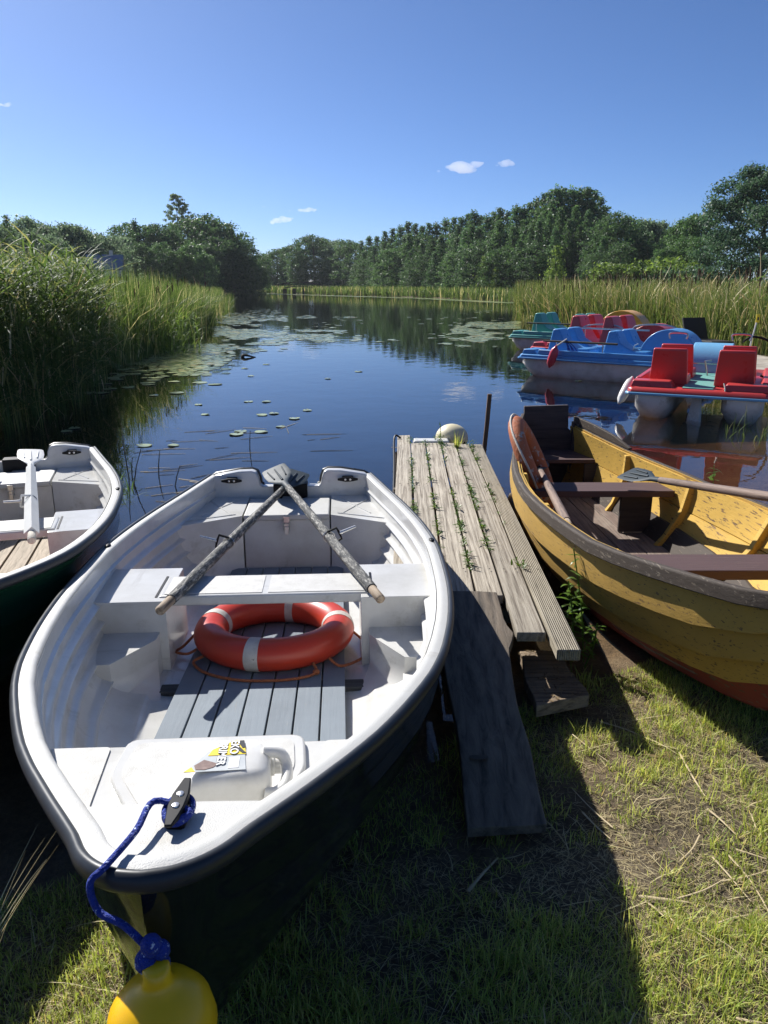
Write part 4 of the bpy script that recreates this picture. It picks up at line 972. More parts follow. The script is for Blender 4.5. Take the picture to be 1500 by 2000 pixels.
    for i in range(n_):
        x0 = w0_ + i * plank_w + gap / 2; x1 = x0 + plank_w - gap; yb = 3.085; k = MB()
        rings = []
        for y in (1.0, 1.4, 1.9, 2.5, yb):
            z = zfl(y) + .056; rings.append([Vector((x0, y, z - .016)), Vector((x1, y, z - .016)), Vector((x1, y, z)), Vector((x0, y, z))])
        k.loft(rings).build('floor_plank', M[plankmat], R, bevel=.002)
    for y in (1.63, 2.9):
        MB().box(-.375, .375, y - .03, y + .03, zfl(y) - .004, zfl(y) + .0398).build('batten', M['darkbatten'], R, bevel=.003)
    # side boxes, foot steps and the thwart
    zt_ = .442
    for sx in (-1, 1):
        pp = [(sx * .372, 2.16), (sx * .372, 1.80)] + [(sx * .6, y, 'h') for y in (1.80, 1.89, 1.98, 2.07, 2.16)]
        block(pp, zfl(2.0) - .01, zt_, 6).build('side_box', M['gel'], R, bevel=.012, seg=3)
        pp = [(sx * .402, 1.80), (sx * .402, 1.735), (sx * .52, 1.545)] + [(sx * .6, y, 'h') for y in (1.54, 1.60, 1.66, 1.73, 1.80)]
        block(pp, zfl(1.7) - .01, .315, 5).build('foot_step', M['gel'], R, bevel=.014, seg=3)
    MB().box(-.405, .405, 1.835, 2.05, zt_ - .036, zt_ + .006).build('thwart', M['gel'], R, bevel=.008, seg=3)
    for x0, x1 in ((-.385, -.012), (.012, .385)):
        MB().box(x0, x1, 1.852, 2.033, zt_ + .0065, zt_ + .0085).build('nonslip_pad', M['pad'], R)
    for sx in (-1, 1):
        MB().box(sx * .4155 - .0045, sx * .4155 + .0045, 1.84, 2.06, zt_ - .02, zt_ + .0022).build('seat_joint', M['blackplastic'], R)
    # stern bench: a lidded locker in the middle, raised wings at the sides
    zb_ = .384
    for sx in (-1, 1):
        pp = [(sx * .242, 3.51), (sx * .242, 3.105), (sx * .56, 2.93)] + [(sx * .6, y, 'h') for y in np.linspace(2.925, 3.51, 8)]
        block(pp, zfl(3.0) - .02, zb_, 6).build('stern_seat', M['gel'], R, bevel=.008, seg=3)
        for (p0, p1) in (((.30, 3.12), (.46, 3.42)), ((.30, 3.42), (.46, 3.12)), ((.28, 3.13), (.53, 3.02))):
            a_ = Vector((sx * p0[0], p0[1], zb_ + .001)); b_ = Vector((sx * p1[0], p1[1], zb_ + .001)); d_ = (b_ - a_).normalized(); n2_ = Vector((-d_.y, d_.x, 0)) * .005
            MB().loft([[a_ - n2_, a_ + n2_, b_ + n2_, b_ - n2_], [v + Vector((0, 0, .003)) for v in (a_ - n2_ * .6, a_ + n2_ * .6, b_ + n2_ * .6, b_ - n2_ * .6)]]).build('seat_rib', M['gel'], R)
    MB().box(-.236, .236, 3.118, 3.50, zfl(3.1) - .02, zb_ - .03).build('stern_locker', M['gel'], R, bevel=.005)
    MB().box(-.233, .233, 3.098, 3.44, zb_ - .027, zb_ + .004).build('locker_lid', M['gelrough'], R, bevel=.007, seg=3)
    k = MB(); k.box(-.016, .016, 3.088, 3.1, zb_ - .075, zb_ - .004); k.box(-.011, .011, 3.082, 3.09, zb_ - .105, zb_ - .06); k.tube([(-.014, 3.082, zb_ - .08), (-.014, 3.079, zb_ - .04), (.014, 3.079, zb_ - .04), (.014, 3.082, zb_ - .08)], .003, 6); k.build('latch', M['steel'], R, bevel=.002)
    for sx in (-1, 1):
        MB().ell((sx * (fb_(2.2) - .025), 2.2, fs_(2.2) + .004), (.012, .022, .006), 10, 6).build('oarlock_socket', M['blackplastic'], R)
    return R

BOW = (-.358, .924); STERN = (-.558, 4.47)
rz_main = math.atan2(-(STERN[0] - BOW[0]), STERN[1] - BOW[1])
main = rowboat('rowboat', BOW, rz_main, 'hullblack', 'greyplank', 'white rowboat with black hull and grey floor boards, beached beside the dock', 'fibreglass rowboats')
MW = Matrix.Translation((BOW[0], BOW[1], 0)) @ Matrix.Rotation(rz_main, 4, 'Z')
phi = .282; S2 = Vector((-2.47, 5.11)); B2 = S2 + 3.57 * Vector((math.sin(phi), -math.cos(phi)))
left = rowboat('rowboat', (B2.x, B2.y), phi, 'hullgreen', 'tanplank', 'white rowboat with dark green hull and tan floor boards, cut off at the left', 'fibreglass rowboats', .01, .125, .012)
ML = Matrix.Translation((B2.x, B2.y, .01)) @ Matrix.Rotation(phi, 4, 'Z')
# bow cleat of the main boat
MWc = Matrix.Translation((.022, .175, fs_(.17) + .004)) @ Matrix.Rotation(math.radians(86), 4, 'Z')
cleat(main, 'bow_cleat', None, .125, MWc)

fl_ = np.array([(random.gauss(-.36, .03), random.gauss(1.44, .07)) for _ in range(70)]); a = rng.uniform(0, 2 * PI, 70)
o = npmesh('dirt_specks', *strips(np.array([(x, y, zfl(y) + .003) for x, y in fl_]), np.stack([np.cos(a), np.sin(a), 0 * a + .03], 1), rng.uniform(.004, .014, 70), rng.uniform(.002, .006, 70), np.zeros(70), 2), M['darkstem'], main); o['kind'] = 'stuff'
# ------------------------------------------------------------------ oars
def oar(name, h, t, label, group, shaft, grip, blade, lock=True, square=False, roll=0., lock_side=1):
    """h = handle end, t = blade tip (world)"""
    h = Vector(h); t = Vector(t); d = (t - h); Ln = d.length; q = d.to_track_quat('Y', 'Z')
    R = empty(name, h, 0, label, 'oar', group); R.rotation_mode = 'QUATERNION'
    from mathutils import Quaternion
    R.rotation_quaternion = q @ Quaternion((0, 1, 0), roll)
    bl = .42
    k = MB(); 
    if square: k.tube([(0, .10, 0), (0, Ln * .35, 0), (0, Ln - bl * .9, 0)], [.033, .033, .026], 4)
    else: k.tube([(0, .105, 0), (0, .4, 0), (0, Ln * .45, 0), (0, Ln - bl * .92, 0)], [.0215, .0235, .0225, .019], 14)
    k.build('shaft', M[shaft], R, ang=30)
    MB().tube([(0, 0, 0), (0, .006, 0), (0, .06, 0), (0, .118, 0)], [.014, .0185, .018, .0175], 12).build('grip', M[grip], R)
    k = MB(); rings = []
    for y, w_, th in ((Ln - bl, .017, .016), (Ln - bl * .72, .02, .014), (Ln - bl * .56, .05, .007), (Ln - bl * .42, .072, .0045), (Ln - .1, .078, .004), (Ln - .012, .074, .0035), (Ln, .066, .003)):
        rings.append([Vector((w_ * math.cos(a), y, th * math.sin(a) + .05 * ((y - Ln + bl) / bl)**2 * .4)) for a in np.linspace(0, 2 * PI, 17)[:-1]])
    b_ = k.loft(rings).build('blade', M[blade], R)
    for x in (-.045, 0, .045):
        MB().tube([(x * .8, Ln - bl * (.62 if x == 0 else .46), .014), (x, Ln - .05, .021)], [.007 if x == 0 else .0045, .004], 8).build('rib', M[blade], b_)
    if lock:
        y0 = Ln * .37
        k = MB(); s = lock_side
        k.tube([(0, y0 - .012, .03), (s * .045, y0 - .012, .03), (s * .05, y0 - .012, .0), (s * .05, y0 - .012, -.03), (0, y0 - .012, -.034)], .006, 8)
        k.build('oarlock', M['blackplastic'] if not square else M['white'], R)
        MB().tube([(s * .05, y0 - .012, 0), (s * .13, y0 - .012, -.004)], [.0075, .006], 10).build('oarlock_pin', M['steel'], R)
        MB().torus(.026, .003, 20, 6, Matrix.Translation((0, y0, 0)) @ Matrix.Rotation(PI / 2, 4, 'X')).build('clamp_ring', M['steel'], R)
    return R
zt = fs_(3.57)
oar('oar', U(311, 1194, .475), (-.52, 4.53, .49), 'weathered wooden oar with grey blade, handle over the left seat of the black-hulled boat', 'oars in the black-hulled rowboat', 'oarwood', 'oargrip', 'greyplastic', True, False, .25, -1)
oar('oar', U(744, 1171, .475), (-.66, 4.50, .52), 'weathered wooden oar with grey blade, handle over the right seat of the black-hulled boat', 'oars in the black-hulled rowboat', 'oarwood', 'oargrip', 'greyplastic', True, False, -.35, 1)
pa = U(62, 1056, .50); pb2 = U(60, 884, .56)
oar('oar', pa, pb2, 'whitish square-shafted oar with white blade lying in the green rowboat', None, 'white', 'whiterope', 'white', True, True, .1, -1)
oar('oar', pa + Vector((-.62, -.1, 0)), pb2 + Vector((-.36, .05, .0)), 'second whitish oar of which only the blade edge shows at the left border', None, 'white', 'whiterope', 'white', False, True, .1)

# ------------------------------------------------------------------ life ring on the floor boards
def life_ring(loc, R, r, tilt, rz, label, bands, mat='ring', bandmat='band', rope='orangerope', sq=.95):
    e = empty('life_ring', loc, 0, label, 'life ring'); e.rotation_euler = (tilt[0], tilt[1], rz)
    MB().torus(R, r, 96, 28, sq=sq).build('ring_body', M[mat], e, ang=80)
    for a in bands:
        MB().torus(R, r + .0016, 8, 28, None, sq, a - .085, a + .085).build('reflective_band', M[bandmat], e, ang=80)
    return e
rc = Vector((-.457, 2.92, .0)); ya = 2.92 - BOW[1]
ring = life_ring((rc.x + .004, rc.y, zfl(ya) + .056 + .062), .262, .066, (math.radians(-3.8), 0), 0, 'orange red life ring with four silver bands on the grey floor boards', [1.41, -1.72, .12, 2.93])
rl = []
def rp(a, rr, z): return (math.cos(a) * rr, math.sin(a) * rr, z)
loops = [[rp(-2.45, .325, -.03), rp(-2.5, .36, -.052), rp(-2.2, .375, -.056), rp(-1.8, .375, -.056), rp(-1.4, .372, -.056), rp(-1.15, .375, -.055), rp(-1.0, .365, -.05), rp(-.98, .33, -.03)],
         [rp(-.75, .33, -.03), rp(-.7, .375, -.055), rp(-.45, .40, -.056), rp(-.2, .40, -.056), rp(-.02, .37, -.05), rp(.0, .325, -.01)],
         [rp(-2.7, .325, -.03), rp(-2.75, .36, -.05), rp(-2.85, .40, -.05), rp(-3.0, .37, -.05), rp(3.1, .33, -.02)]]
for l_ in loops:
    MB().tube(spline(l_, 7), .0055, 8).build('grab_rope', M['orangerope'], ring)
kn = Vector(loops[0][-2]); MB().ell(kn, (.014, .011, .011), 10, 7).build('knot', M['orangerope'], ring)
p = ML @ Vector((.13, 1.32, zfl(1.3) + .12))
life_ring(p, .26, .062, (0, 0), .4, 'faded pink life ring peeping over the side of the green boat', [1.2, -1.6], 'ring')

# ------------------------------------------------------------------ cut jerrycan (bailer) on the bow seat
JC = MW @ Vector((.045, .455, .555))
jc = empty('jerrycan', JC, rz_main + math.radians(2), 'cut open milky white jerrycan with a torn yellow label on the bow seat', 'jerrycan'); jc.scale = (.9, .92, .95)
def rr_ring(x, hy, z0, z1, r=.022, yo=0):
    out_ = []
    for cx, cz, a0 in ((hy - r, z1 - r, 0), (-hy + r, z1 - r, PI / 2), (-hy + r, z0 + r, PI), (hy - r, z0 + r, 1.5 * PI)):
        for j in range(5):
            a = a0 + j * PI / 8; out_.append(Vector((x, cx + yo + math.cos(a) * r, cz + math.sin(a) * r)))
    return out_
k = MB()
rings = []
for x, hy, z1, r in ((-.125, .062, .035, .016), (-.10, .066, .06, .02), (-.06, .070, .098, .024), (-.02, .072, .108, .026), (.05, .073, .110, .026), (.085, .071, .108, .028), (.105, .06, .098, .03), (.112, .045, .085, .02)):
    rings.append(rr_ring(x, hy, 0.0, z1, r))
# slanted cut at the open end
for i, v in enumerate(rings[0]): v.x -= .02 * (1 - v.z / .035) + .25 * v.y * .0
o = k.loft(rings).build('can_body', M['canister'], jc, ang=55)
k = MB(); k.tube(spline([(.095, .03, .10), (.135, .03, .092), (.15, .012, .07), (.148, -.03, .055), (.125, -.055, .05), (.10, -.06, .055)], 6), .0135, 10); k.build('handle', M['canister'], jc, ang=60)
k = MB(); k.lathe([(.024, 0), (.024, .018), (.02, .02), (.02, .034), (.018, .036)], 16, Matrix.Translation((.10, .05, .05)) @ Matrix.Rotation(PI / 2, 4, 'Y')); k.build('neck', M['canister'], jc)
def flat(poly, z, name, mat, par): return MB().prism(poly, z, z + .0008).build(name, M[mat], par)
lz = .1105
lab = flat([(-.075, -.052), (.062, -.052), (.05, .058), (.03, .062), (-.03, .022)], lz, 'label', 'labelgrey', jc)
flat([(-.028, .005), (.058, .005), (.05, .058), (.03, .062), (-.02, .028)], lz + .001, 'label_patch', 'labelyellow', lab)
flat([(.034, .058), (.05, .058), (.055, .03), (.048, .028)], lz + .002, 'label_patch', 'labelblack', lab)
flat([(.02, .04), (.03, .05), (.058, .008), (.05, .008)], lz + .002, 'label_patch', 'labelblack', lab)
flat([(-.075, -.052), (-.05, -.052), (-.06, -.035)], lz + .001, 'label_patch', 'labelyellow', lab)
flat([(-.055, -.03), (-.05, -.045), (-.03, -.047), (-.012, -.04), (.0, -.028), (-.015, -.02), (-.035, -.01)], lz + .001, 'label_patch', 'labelbrown', lab)
flat([(.022, -.045), (.045, -.045), (.045, -.005), (.022, -.005)], lz + .001, 'label_patch', 'labelwhite', lab)
def text(body, size, loc, rot, mat, par, name='lettering', ext=.0004):
    c = bpy.data.curves.new(name, 'FONT'); c.body = body; c.size = size; c.extrude = ext; c.align_x = 'LEFT'; c.offset = .0006
    t = bpy.data.objects.new(name, c); COL.objects.link(t)
    me = bpy.data.meshes.new_from_object(t.evaluated_get(bpy.context.evaluated_depsgraph_get())); bpy.data.objects.remove(t)
    me.materials.clear(); me.materials.append(M[mat])
    o = bpy.data.objects.new(name, me); COL.objects.link(o); o.parent = par; o.location = loc; o.rotation_euler = rot; return o
text('EKO', .027, (.02, .058, lz + .0032), (0, 0, -PI / 2), 'labelblack', lab, ext=.0001); text('EKO', .027, (.021, .0575, lz + .0036), (0, 0, -PI / 2), 'labelwhite', lab, ext=.0001)
text('PRIMER', .027, (-.006, .053, lz + .0032), (0, 0, -PI / 2), 'labelblack', lab, ext=.0001); text('PRIMER', .027, (-.005, .0525, lz + .0036), (0, 0, -PI / 2), 'labelwhite', lab, ext=.0001)

# ------------------------------------------------------------------ blue mooring rope and yellow buoy at the bow
CW = MW @ MWc; C0 = CW @ Vector((0, 0, .012))
rail_pt = Vector((-.422, .935, fs_(.04) + .010))
knot = Vector((-.336, .885, .672))
rope_pts = []
ca = CW
for i in range(15):
    a = i / 14 * 2 * PI * 1.6 + .6
    rope_pts.append(ca @ Vector((.034 * math.cos(a), .022 * math.sin(a), .012 + .012 * i / 14)))
mid = (C0 + rail_pt) / 2 + Vector((-.005, -.005, .022))
rp_all = spline(rope_pts + [C0 + Vector((-.04, .0, .022)), mid, rail_pt + Vector((.01, .008, .006)), rail_pt + Vector((-.008, -.012, -.008)), rail_pt + Vector((.006, -.026, -.045)), (rail_pt + knot) / 2 + Vector((.002, -.012, -.012)), knot], 5)
rope = MB().tube(rp_all, .0055, 10).build('mooring_rope', M['bluerope']); tag(rope, 'blue rope from the bow cleat over the rail to the yellow buoy', 'rope')
k = MB(); 
for dx, dy, dz_, r in ((0, 0, .012, .016), (.012, .004, .0, .014), (-.008, -.004, -.012, .017), (.004, -.006, -.03, .015), (.014, .0, -.02, .012)):
    k.ell(knot + Vector((dx, dy, dz_)), (r, r, r * 1.1), 10, 7)
k.build('knot', M['bluerope'], rope)
bc = knot + Vector((.010, -.016, -.116))
by = MB().lathe([(r_ * 1.08, z_) for r_, z_ in [(.0001, -.085), (.03, -.08), (.055, -.062), (.071, -.03), (.074, .0), (.068, .03), (.052, .055), (.034, .068), (.022, .076), (.018, .088), (.018, .104), (.012, .108), (.0001, .108)]], 32).build('buoy', M['yellow'], None, ang=60, loc=bc)
tag(by, 'round yellow plastic buoy hanging under the black bow', 'buoy')

# ------------------------------------------------------------------ plank dock
DR = math.atan(-.024)
dk = empty('dock', (.42, 4.4, 0), DR, 'narrow grey plank dock with weeds growing between its boards', 'dock')
def plank(par, x0, x1, y0, y1, z, th, mat, name='plank', bev=.004, wob=.004, seed=0, e0=0, e1=0):
    r_ = random.Random(seed); rings = []
    for i in range(15):
        t = i / 14; y = y0 + (y1 - y0) * t; a = x0 + wob * math.sin(t * 9 + seed) * .6; b_ = x1 + wob * math.sin(t * 7 + seed * 2) * .6; dz_ = .004 * math.sin(t * 5 + seed)
        sh0 = (e0 if i == 0 else 0) + (e1 if i == 14 else 0)
        rings.append([Vector((a, y, z + dz_ - th)), Vector((b_, y + sh0, z + dz_ - th)), Vector((b_, y + sh0, z + dz_)), Vector((a, y, z + dz_))])
    return MB().loft(rings).build(name, M[mat], par, bevel=bev)
edges = [(-.355, -.246), (-.236, -.120), (-.108, .008), (.020, .128), (.140, .252)]
ends = [(-1.3, 2.36), (-1.35, 1.98), (-1.28, 1.99), (-1.30, 1.99), (-1.66, 1.98)]
for i, ((x0, x1), (y0, y1)) in enumerate(zip(edges, ends)):
    plank(dk, x0, x1, y0, y1, .30 + .003 * (i % 2), .04, 'dock', seed=i + 1, e1=.02)
plank(dk, .262, .352, -1.82, 1.95, .302, .045, 'dockgroove', 'grooved_plank', seed=9)
for x in (-.29, .22):
    MB().box(x - .03, x + .03, -1.2, 1.9, .13, .253).build('stringer', M['oldplank'], dk)
for y in (-1.0, .6, 1.85):
    MB().box(-.34, .33, y - .04, y + .04, .05, .129).build('crossbeam', M['oldplank'], dk)
for x, y in ((-.33, .62), (.34, .65), (-.33, 1.8), (.30, 1.8)):
    MB().tube([(x, y + .075, -1.2), (x, y + .075, .25)], .045, 10).build('pile', M['oldplank'], dk)
MB().tube(spline([(.36, .30, .30), (.40, .28, .28), (.41, .22, .2), (.39, .2, .1)], 4), [.03, .034, .03, .034, .036, .034, .03, .03, .034, .03, .028, .026, .02], 8).build('stump', M['oldplank'], dk, ang=60)
k = MB(); k.tube(spline([(-.33, 2.2, .308), (-.37, 2.22, .325), (-.385, 2.1, .29), (-.375, 1.4, .24), (-.37, .55, .20), (-.37, .5, .12)], 6), .009, 8); k.build('iron_bar', M['blackplastic'], dk)
nl = MB()
for i, ((x0, x1), (y0, y1)) in enumerate(zip(edges + [(.262, .352)], ends + [(-1.82, 1.95)])):
    for y in (-1.0, .6, 1.85):
        for q in (.25, .75):
            if y0 < y < y1: nl.lathe([(.0001, .309), (.0045, .309), (.004, .3105), (.0001, .311)], 8, Matrix.Translation((x0 + (x1 - x0) * q, y, 0)))
nl.build('nail_heads', M['darkstem'], dk)
# weeds in the gaps
bs = []; ds = []; Ls = []; Ws = []
DM = Matrix.Translation((.42, 4.4, 0)) @ Matrix.Rotation(DR, 4, 'Z')
for gi, xg in enumerate((-.241, -.114, .014, .134, .257)):
    y = -1.5 + .25 * gi
    while y < 2.05:
        y += random.expovariate(26) + .008
        dens = vnoise(np.array([xg * 30]), np.array([y]), 2.2, 50 + gi)[0]
        if random.random() > dens * 1.5: continue
        big = random.random() < .2; nlv = random.randint(5, 9) if not big else random.randint(9, 14); h0 = random.uniform(.008, .024) if not big else random.uniform(.02, .055)
        c = DM @ Vector((xg, y, .292))
        for j in range(nlv):
            a = random.uniform(0, 6.28); bs.append((c.x + random.gauss(0, .006), c.y + random.gauss(0, .014), .295 + h0 * random.uniform(0, .8))); ds.append((math.cos(a), math.sin(a), random.uniform(.15, 1.1))); l_ = random.uniform(.014, .032) * (1.5 if big else 1); Ls.append(l_); Ws.append(l_ * random.uniform(.22, .42))
for xg, y, k_, h0 in ((.0, 1.97, 60, .09), (-.114, 1.95, 20, .04), (-.241, 2.1, 22, .04), (.255, 1.86, 36, .05), (.257, -.95, 24, .03), (.134, -.6, 18, .03), (.02, 1.75, 24, .05)):
    c = DM @ Vector((xg, y, .295))
    for j in range(k_):
        a = random.uniform(0, 6.28); bs.append((c.x + random.gauss(0, .02), c.y + random.gauss(0, .03), .295 + h0 * random.uniform(0, 1))); ds.append((math.cos(a), math.sin(a), random.uniform(.2, 1.2))); l_ = random.uniform(.02, .05); Ls.append(l_); Ws.append(l_ * .3)
tag(npmesh('dock_weeds', *strips(np.array(bs), np.array(ds), np.array(Ls), np.array(Ws), rng.uniform(.1, .7, len(bs)), 3, None, .95), M['weed']), 'small weeds sprouting in the gaps between the dock boards', 'weeds', kind='stuff')
c = DM @ Vector((.134, 1.86, .295))
tag(npmesh('grass_tuft', *strips(np.array([(c.x + random.gauss(0, .012), c.y + random.gauss(0, .012), .29) for _ in range(60)]), updirs(60, .45), rng.uniform(.07, .19, 60), np.full(60, .0045), rng.uniform(.05, .5, 60), 4), M['grass']), 'spiky grass tuft on the dock end in front of the cream float', 'grass tuft')
c = DM @ Vector((.0, 2.0, .295)); weed('weed', c.x, c.y, .29, .19, 7, .035, 'tall thin weed on the dock end left of the cream float')
# cream float and white slab at the dock end
fl = MB().ell((0, 0, 0), (.145, .145, .125), 28, 16).build('float', M['cream'], None, ang=80, loc=(.60, 6.72, .285)); tag(fl, 'large cream coloured float lying at the far end of the dock', 'float')
k = MB().torus(.05, .012, 20, 8, Matrix.Translation((.105, -.05, -.04)) @ Matrix.Rotation(1.2, 4, 'Y')); k.build('float_eye', M['blackplastic'], fl)
k = MB().box(.25, .56, 6.46, 6.60, .24, .31).build('polystyrene_slab', M['white'], None, bevel=.02, seg=3); tag(k, 'white slab sticking out from under the far end of the dock', 'slab')
p = U(945, 885); k = MB(); r_ = .02
k.loft([[Vector((p.x - .02 + dx, p.y - .05 + dy, z)) for dx, dy in ((-r_, -r_), (r_, -r_), (r_, r_), (-r_, r_))] for z in (-.8,)] + [[Vector((p.x + lx + dx, p.y + dy, z)) for dx, dy in ((-r_, -r_), (r_, -r_), (r_, r_), (-r_, r_))] for lx, z in ((0, 0), (.02, .3), (.035, .58))])
tag(k.build('mooring_stake', M['brownpole'], None, bevel=.004), 'slim brown wooden stake standing in the water beyond the dock', 'stake')
# wide weathered gangplank from the dock down to the grass
rings = []
for t in np.linspace(0, 1, 25):
    y = 3.06 + (1.86 - 3.06) * t; z = .335 + (.10 - .335) * t + .012 * math.sin(t * PI)
    xl = .215 + .03 * t + .006 * math.sin(t * 11); xr = .478 - .012 * t + .010 * math.sin(t * 6.5 + .6) + .030 * math.exp(-((t - .26) / .045)**2) + .012 * math.exp(-((t - .75) / .1)**2)
    th = .036; cup = .008
    rings.append([Vector((xl, y, z - th)), Vector((xr, y + .02 * t, z - th)), Vector((xr, y + .02 * t, z - .003)), Vector((xl * .3 + xr * .7, y, z + cup * .3)), Vector((xl * .7 + xr * .3, y, z + cup * .4)), Vector((xl, y, z))])
gp = MB().loft(rings).build('gangplank', M['oldplank'], None, bevel=.004); tag(gp, 'wide dark weathered plank sloping from the dock to the shaded grass', 'gangplank')
MB().lathe([(.0001, .0), (.02, .0), (.024, .001), (.0001, .0025)], 14, Matrix.Translation((.30, 2.11, .163)) @ Matrix.Rotation(-.18, 4, 'X') @ Matrix.Diagonal((1.3, .8, 1, 1))).build('knot_hole', M['darkstem'], gp)
sb = [U(1012, 1268, .12), U(1090, 1272, .12), U(1150, 1356, .11), U(1046, 1380, .11)]
k = MB(); n_ = 12; rows = []
for i in range(n_ + 1):
    t = i / n_; a = sb[0].lerp(sb[3], t); b_ = sb[1].lerp(sb[2], t); a = a + Vector((.006 * math.sin(t * 9), 0, .004 * math.sin(t * 7))); b_ = b_ + Vector((.008 * math.sin(t * 8 + 1), 0, .003 * math.sin(t * 5)))
    rows.append([a - Vector((0, 0, .05)), b_ - Vector((0, 0, .05)), b_, (a + b_) / 2 + Vector((0, 0, .003)), a])
st = k.loft(rows).build('step_plank', M['rough'], None, bevel=.004); tag(st, 'short rough brown plank used as a step below the dock', 'plank')
n_ = 260; bp_ = np.array([tuple((sb[0].lerp(sb[3], (t_ := random.random()))).lerp(sb[1].lerp(sb[2], t_), random.random()) + Vector((0, 0, .004))) for _ in range(n_)]); a = rng.uniform(0, 2 * PI, n_)
tag(npmesh('plank_debris', *strips(bp_, np.stack([np.cos(a), np.sin(a), rng.uniform(0, .4, n_)], 1), rng.uniform(.006, .03, n_), rng.uniform(.002, .008, n_), rng.uniform(0, .3, n_), 2), M['deadleaf']), 'bits of dry leaf and dirt on the step plank', 'litter', kind='stuff')

# ------------------------------------------------------------------ yellow wooden boat
YS = [6.0, 5.7, 5.3, 5.0, 4.7, 4.4, 4.1, 3.9, 3.7, 3.5, 3.35, 3.2, 3.0, 2.8, 2.6, 2.4, 2.2, 2.0, 1.88]
xm = lambda y: 1.295 + .030 * (6 - y)
nx = smooth_interp([-6.0, -5.3, -4.7, -4.2, -3.9, -3.5, -3.24, -3.0, -2.55, -2.3, -2.08, -1.88], [1.09, .93, .82, .765, .755, .785, .82, .852, .985, 1.075, 1.17, 1.39])
nzr = smooth_interp([-6, -5.3, -4.7, -3.9, -3.5, -3.0, -2.55, -2.3, -2.08, -1.88], [.555, .535, .53, .55, .56, .585, .64, .68, .72, .77])
fx = smooth_interp([-6.0, -5.3, -4.74, -4.3, -3.96, -3.5, -3.0, -2.55, -2.3, -2.08, -1.88], [1.50, 1.70, 1.835, 1.915, 1.985, 2.03, 1.98, 1.83, 1.74, 1.63, 1.45])
fzr = smooth_interp([-6, -5.3, -4.7, -3.9, -3.5, -3.0, -2.55, -2.3, -2.08, -1.88], [.535, .48, .472, .48, .495, .54, .61, .66, .71, .77])
bxn = smooth_interp([-6.0, -5.5, -4.7, -4.2, -3.98, -3.6, -3.3, -2.95, -2.7, -2.45, -2.2, -1.88], [1.19, 1.10, 1.05, 1.045, 1.06, 1.095, 1.14, 1.20, 1.265, 1.325, 1.37, 1.41])
bz = smooth_interp([-6, -4.2, -3.6, -3.3, -2.95, -2.7, -2.45, -2.2, -2.0, -1.88], [-.07, -.06, -.03, .01, .06, .10, .15, .28, .5, .70])
yb = empty('rowboat', (xm(4), 4.0, 0), 0, 'old yellow wooden rowboat with brown gunwale and red bottom, right of the dock', 'rowboat')
YO = Vector((xm(4), 4.0, 0))
def yside(side, y, q, off=0):
    """point on the side of the yellow boat: q 0 at the gunwale, 1 at the chine; off = metres inwards"""
    if side < 0: a = Vector((nx(-y), y, nzr(-y))); b_ = Vector((bxn(-y), y, bz(-y)))
    else: a = Vector((fx(-y), y, fzr(-y))); b_ = Vector((2 * xm(y) - bxn(-y) if y > 2.2 else xm(y) + .01, y, bz(-y)))
    p = a.lerp(b_, q); bow_ = math.sin(q * PI) * .07 * (1 if y > 2.3 else .4)
    p.x += side * (bow_ - off)
    return p
def ystrake(side, q0, q1, mat, name, lapin=.0, lapout=.014, off0=0.0):
    rings = []
    for y in YS:
        a = yside(side, y, q0, -lapin + off0); b_ = yside(side, y, q1, -lapout + off0); c = yside(side, y, q1, -lapout + .016 + off0); d = yside(side, y, q0, -lapin + .016 + off0)
        m1 = yside(side, y, (q0 + q1) / 2, -(lapin + lapout) / 2 + off0); m2_ = yside(side, y, (q0 + q1) / 2, -(lapin + lapout) / 2 + .016 + off0)
        rings.append([p - YO for p in (a, m1, b_, c, m2_, d)])
    return MB().loft(rings).build(name, M[mat], yb, ang=35)
for side in (-1, 1):
    ystrake(side, .0, .36, 'yellowout', 'strake', -.008, .030); ystrake(side, .34, .60, 'yellowout', 'strake', -.008, .030); ystrake(side, .57, .795, 'yellowout', 'strake', -.008, .030); ystrake(side, .775, 1.0, 'redbottom', 'bottom_strake', -.02, .02)
    # inner planking, a skin of its own just inside the strakes
    ystrake(side, .02, .35, 'yellowpaint', 'inner_plank', .0, .0, .022); ystrake(side, .36, .62, 'yellowpaint', 'inner_plank', 0, 0, .026); ystrake(side, .63, .985, 'yellowpaint', 'inner_plank', 0, 0, .022)
    rings = []
    for y in YS:
        p = yside(side, y, 0) - YO; s = side
        rings.append([p + Vector((s * d, 0, z)) for d, z in ((-.012, -.006), (-.012, .005), (.012, .006), (.018, .0), (.022, -.05), (.006, -.052))])
    MB().loft(rings).build('gunwale', M['brownpaint'], yb, bevel=.004)
    # stern side boards raised above the gunwale
    rings = []
    for y, h in ((6.0, .055), (5.7, .06), (5.45, .05), (5.25, .012)):
        p = yside(side, y, 0) - YO; rings.append([p + Vector((side * d, 0, z)) for d, z in ((-.012, .011), (.012, .011), (.012, .011 + h), (-.012, .011 + h))])
    MB().loft(rings).build('washboard', M['brownpaint'], yb, bevel=.003)
rings = []
for y in YS:
    z = bz(-y); a = bxn(-y); b_ = 2 * xm(y) - a if y > 2.2 else xm(y) + .01
    rings.append([Vector((a, y, z - .012)) - YO, Vector((b_, y, z - .012)) - YO, Vector((b_, y, z + .008)) - YO, Vector((a, y, z + .008)) - YO])
MB().loft(rings).build('bottom', M['redbottom'], yb)
MB().tube([Vector((1.415, 2.42, .11)) - YO, Vector((1.418, 2.18, .32)) - YO, Vector((1.42, 1.95, .62)) - YO, Vector((1.42, 1.85, .82)) - YO], .028, 8, sq=.7).build('stem_post', M['brownpaint'], yb)
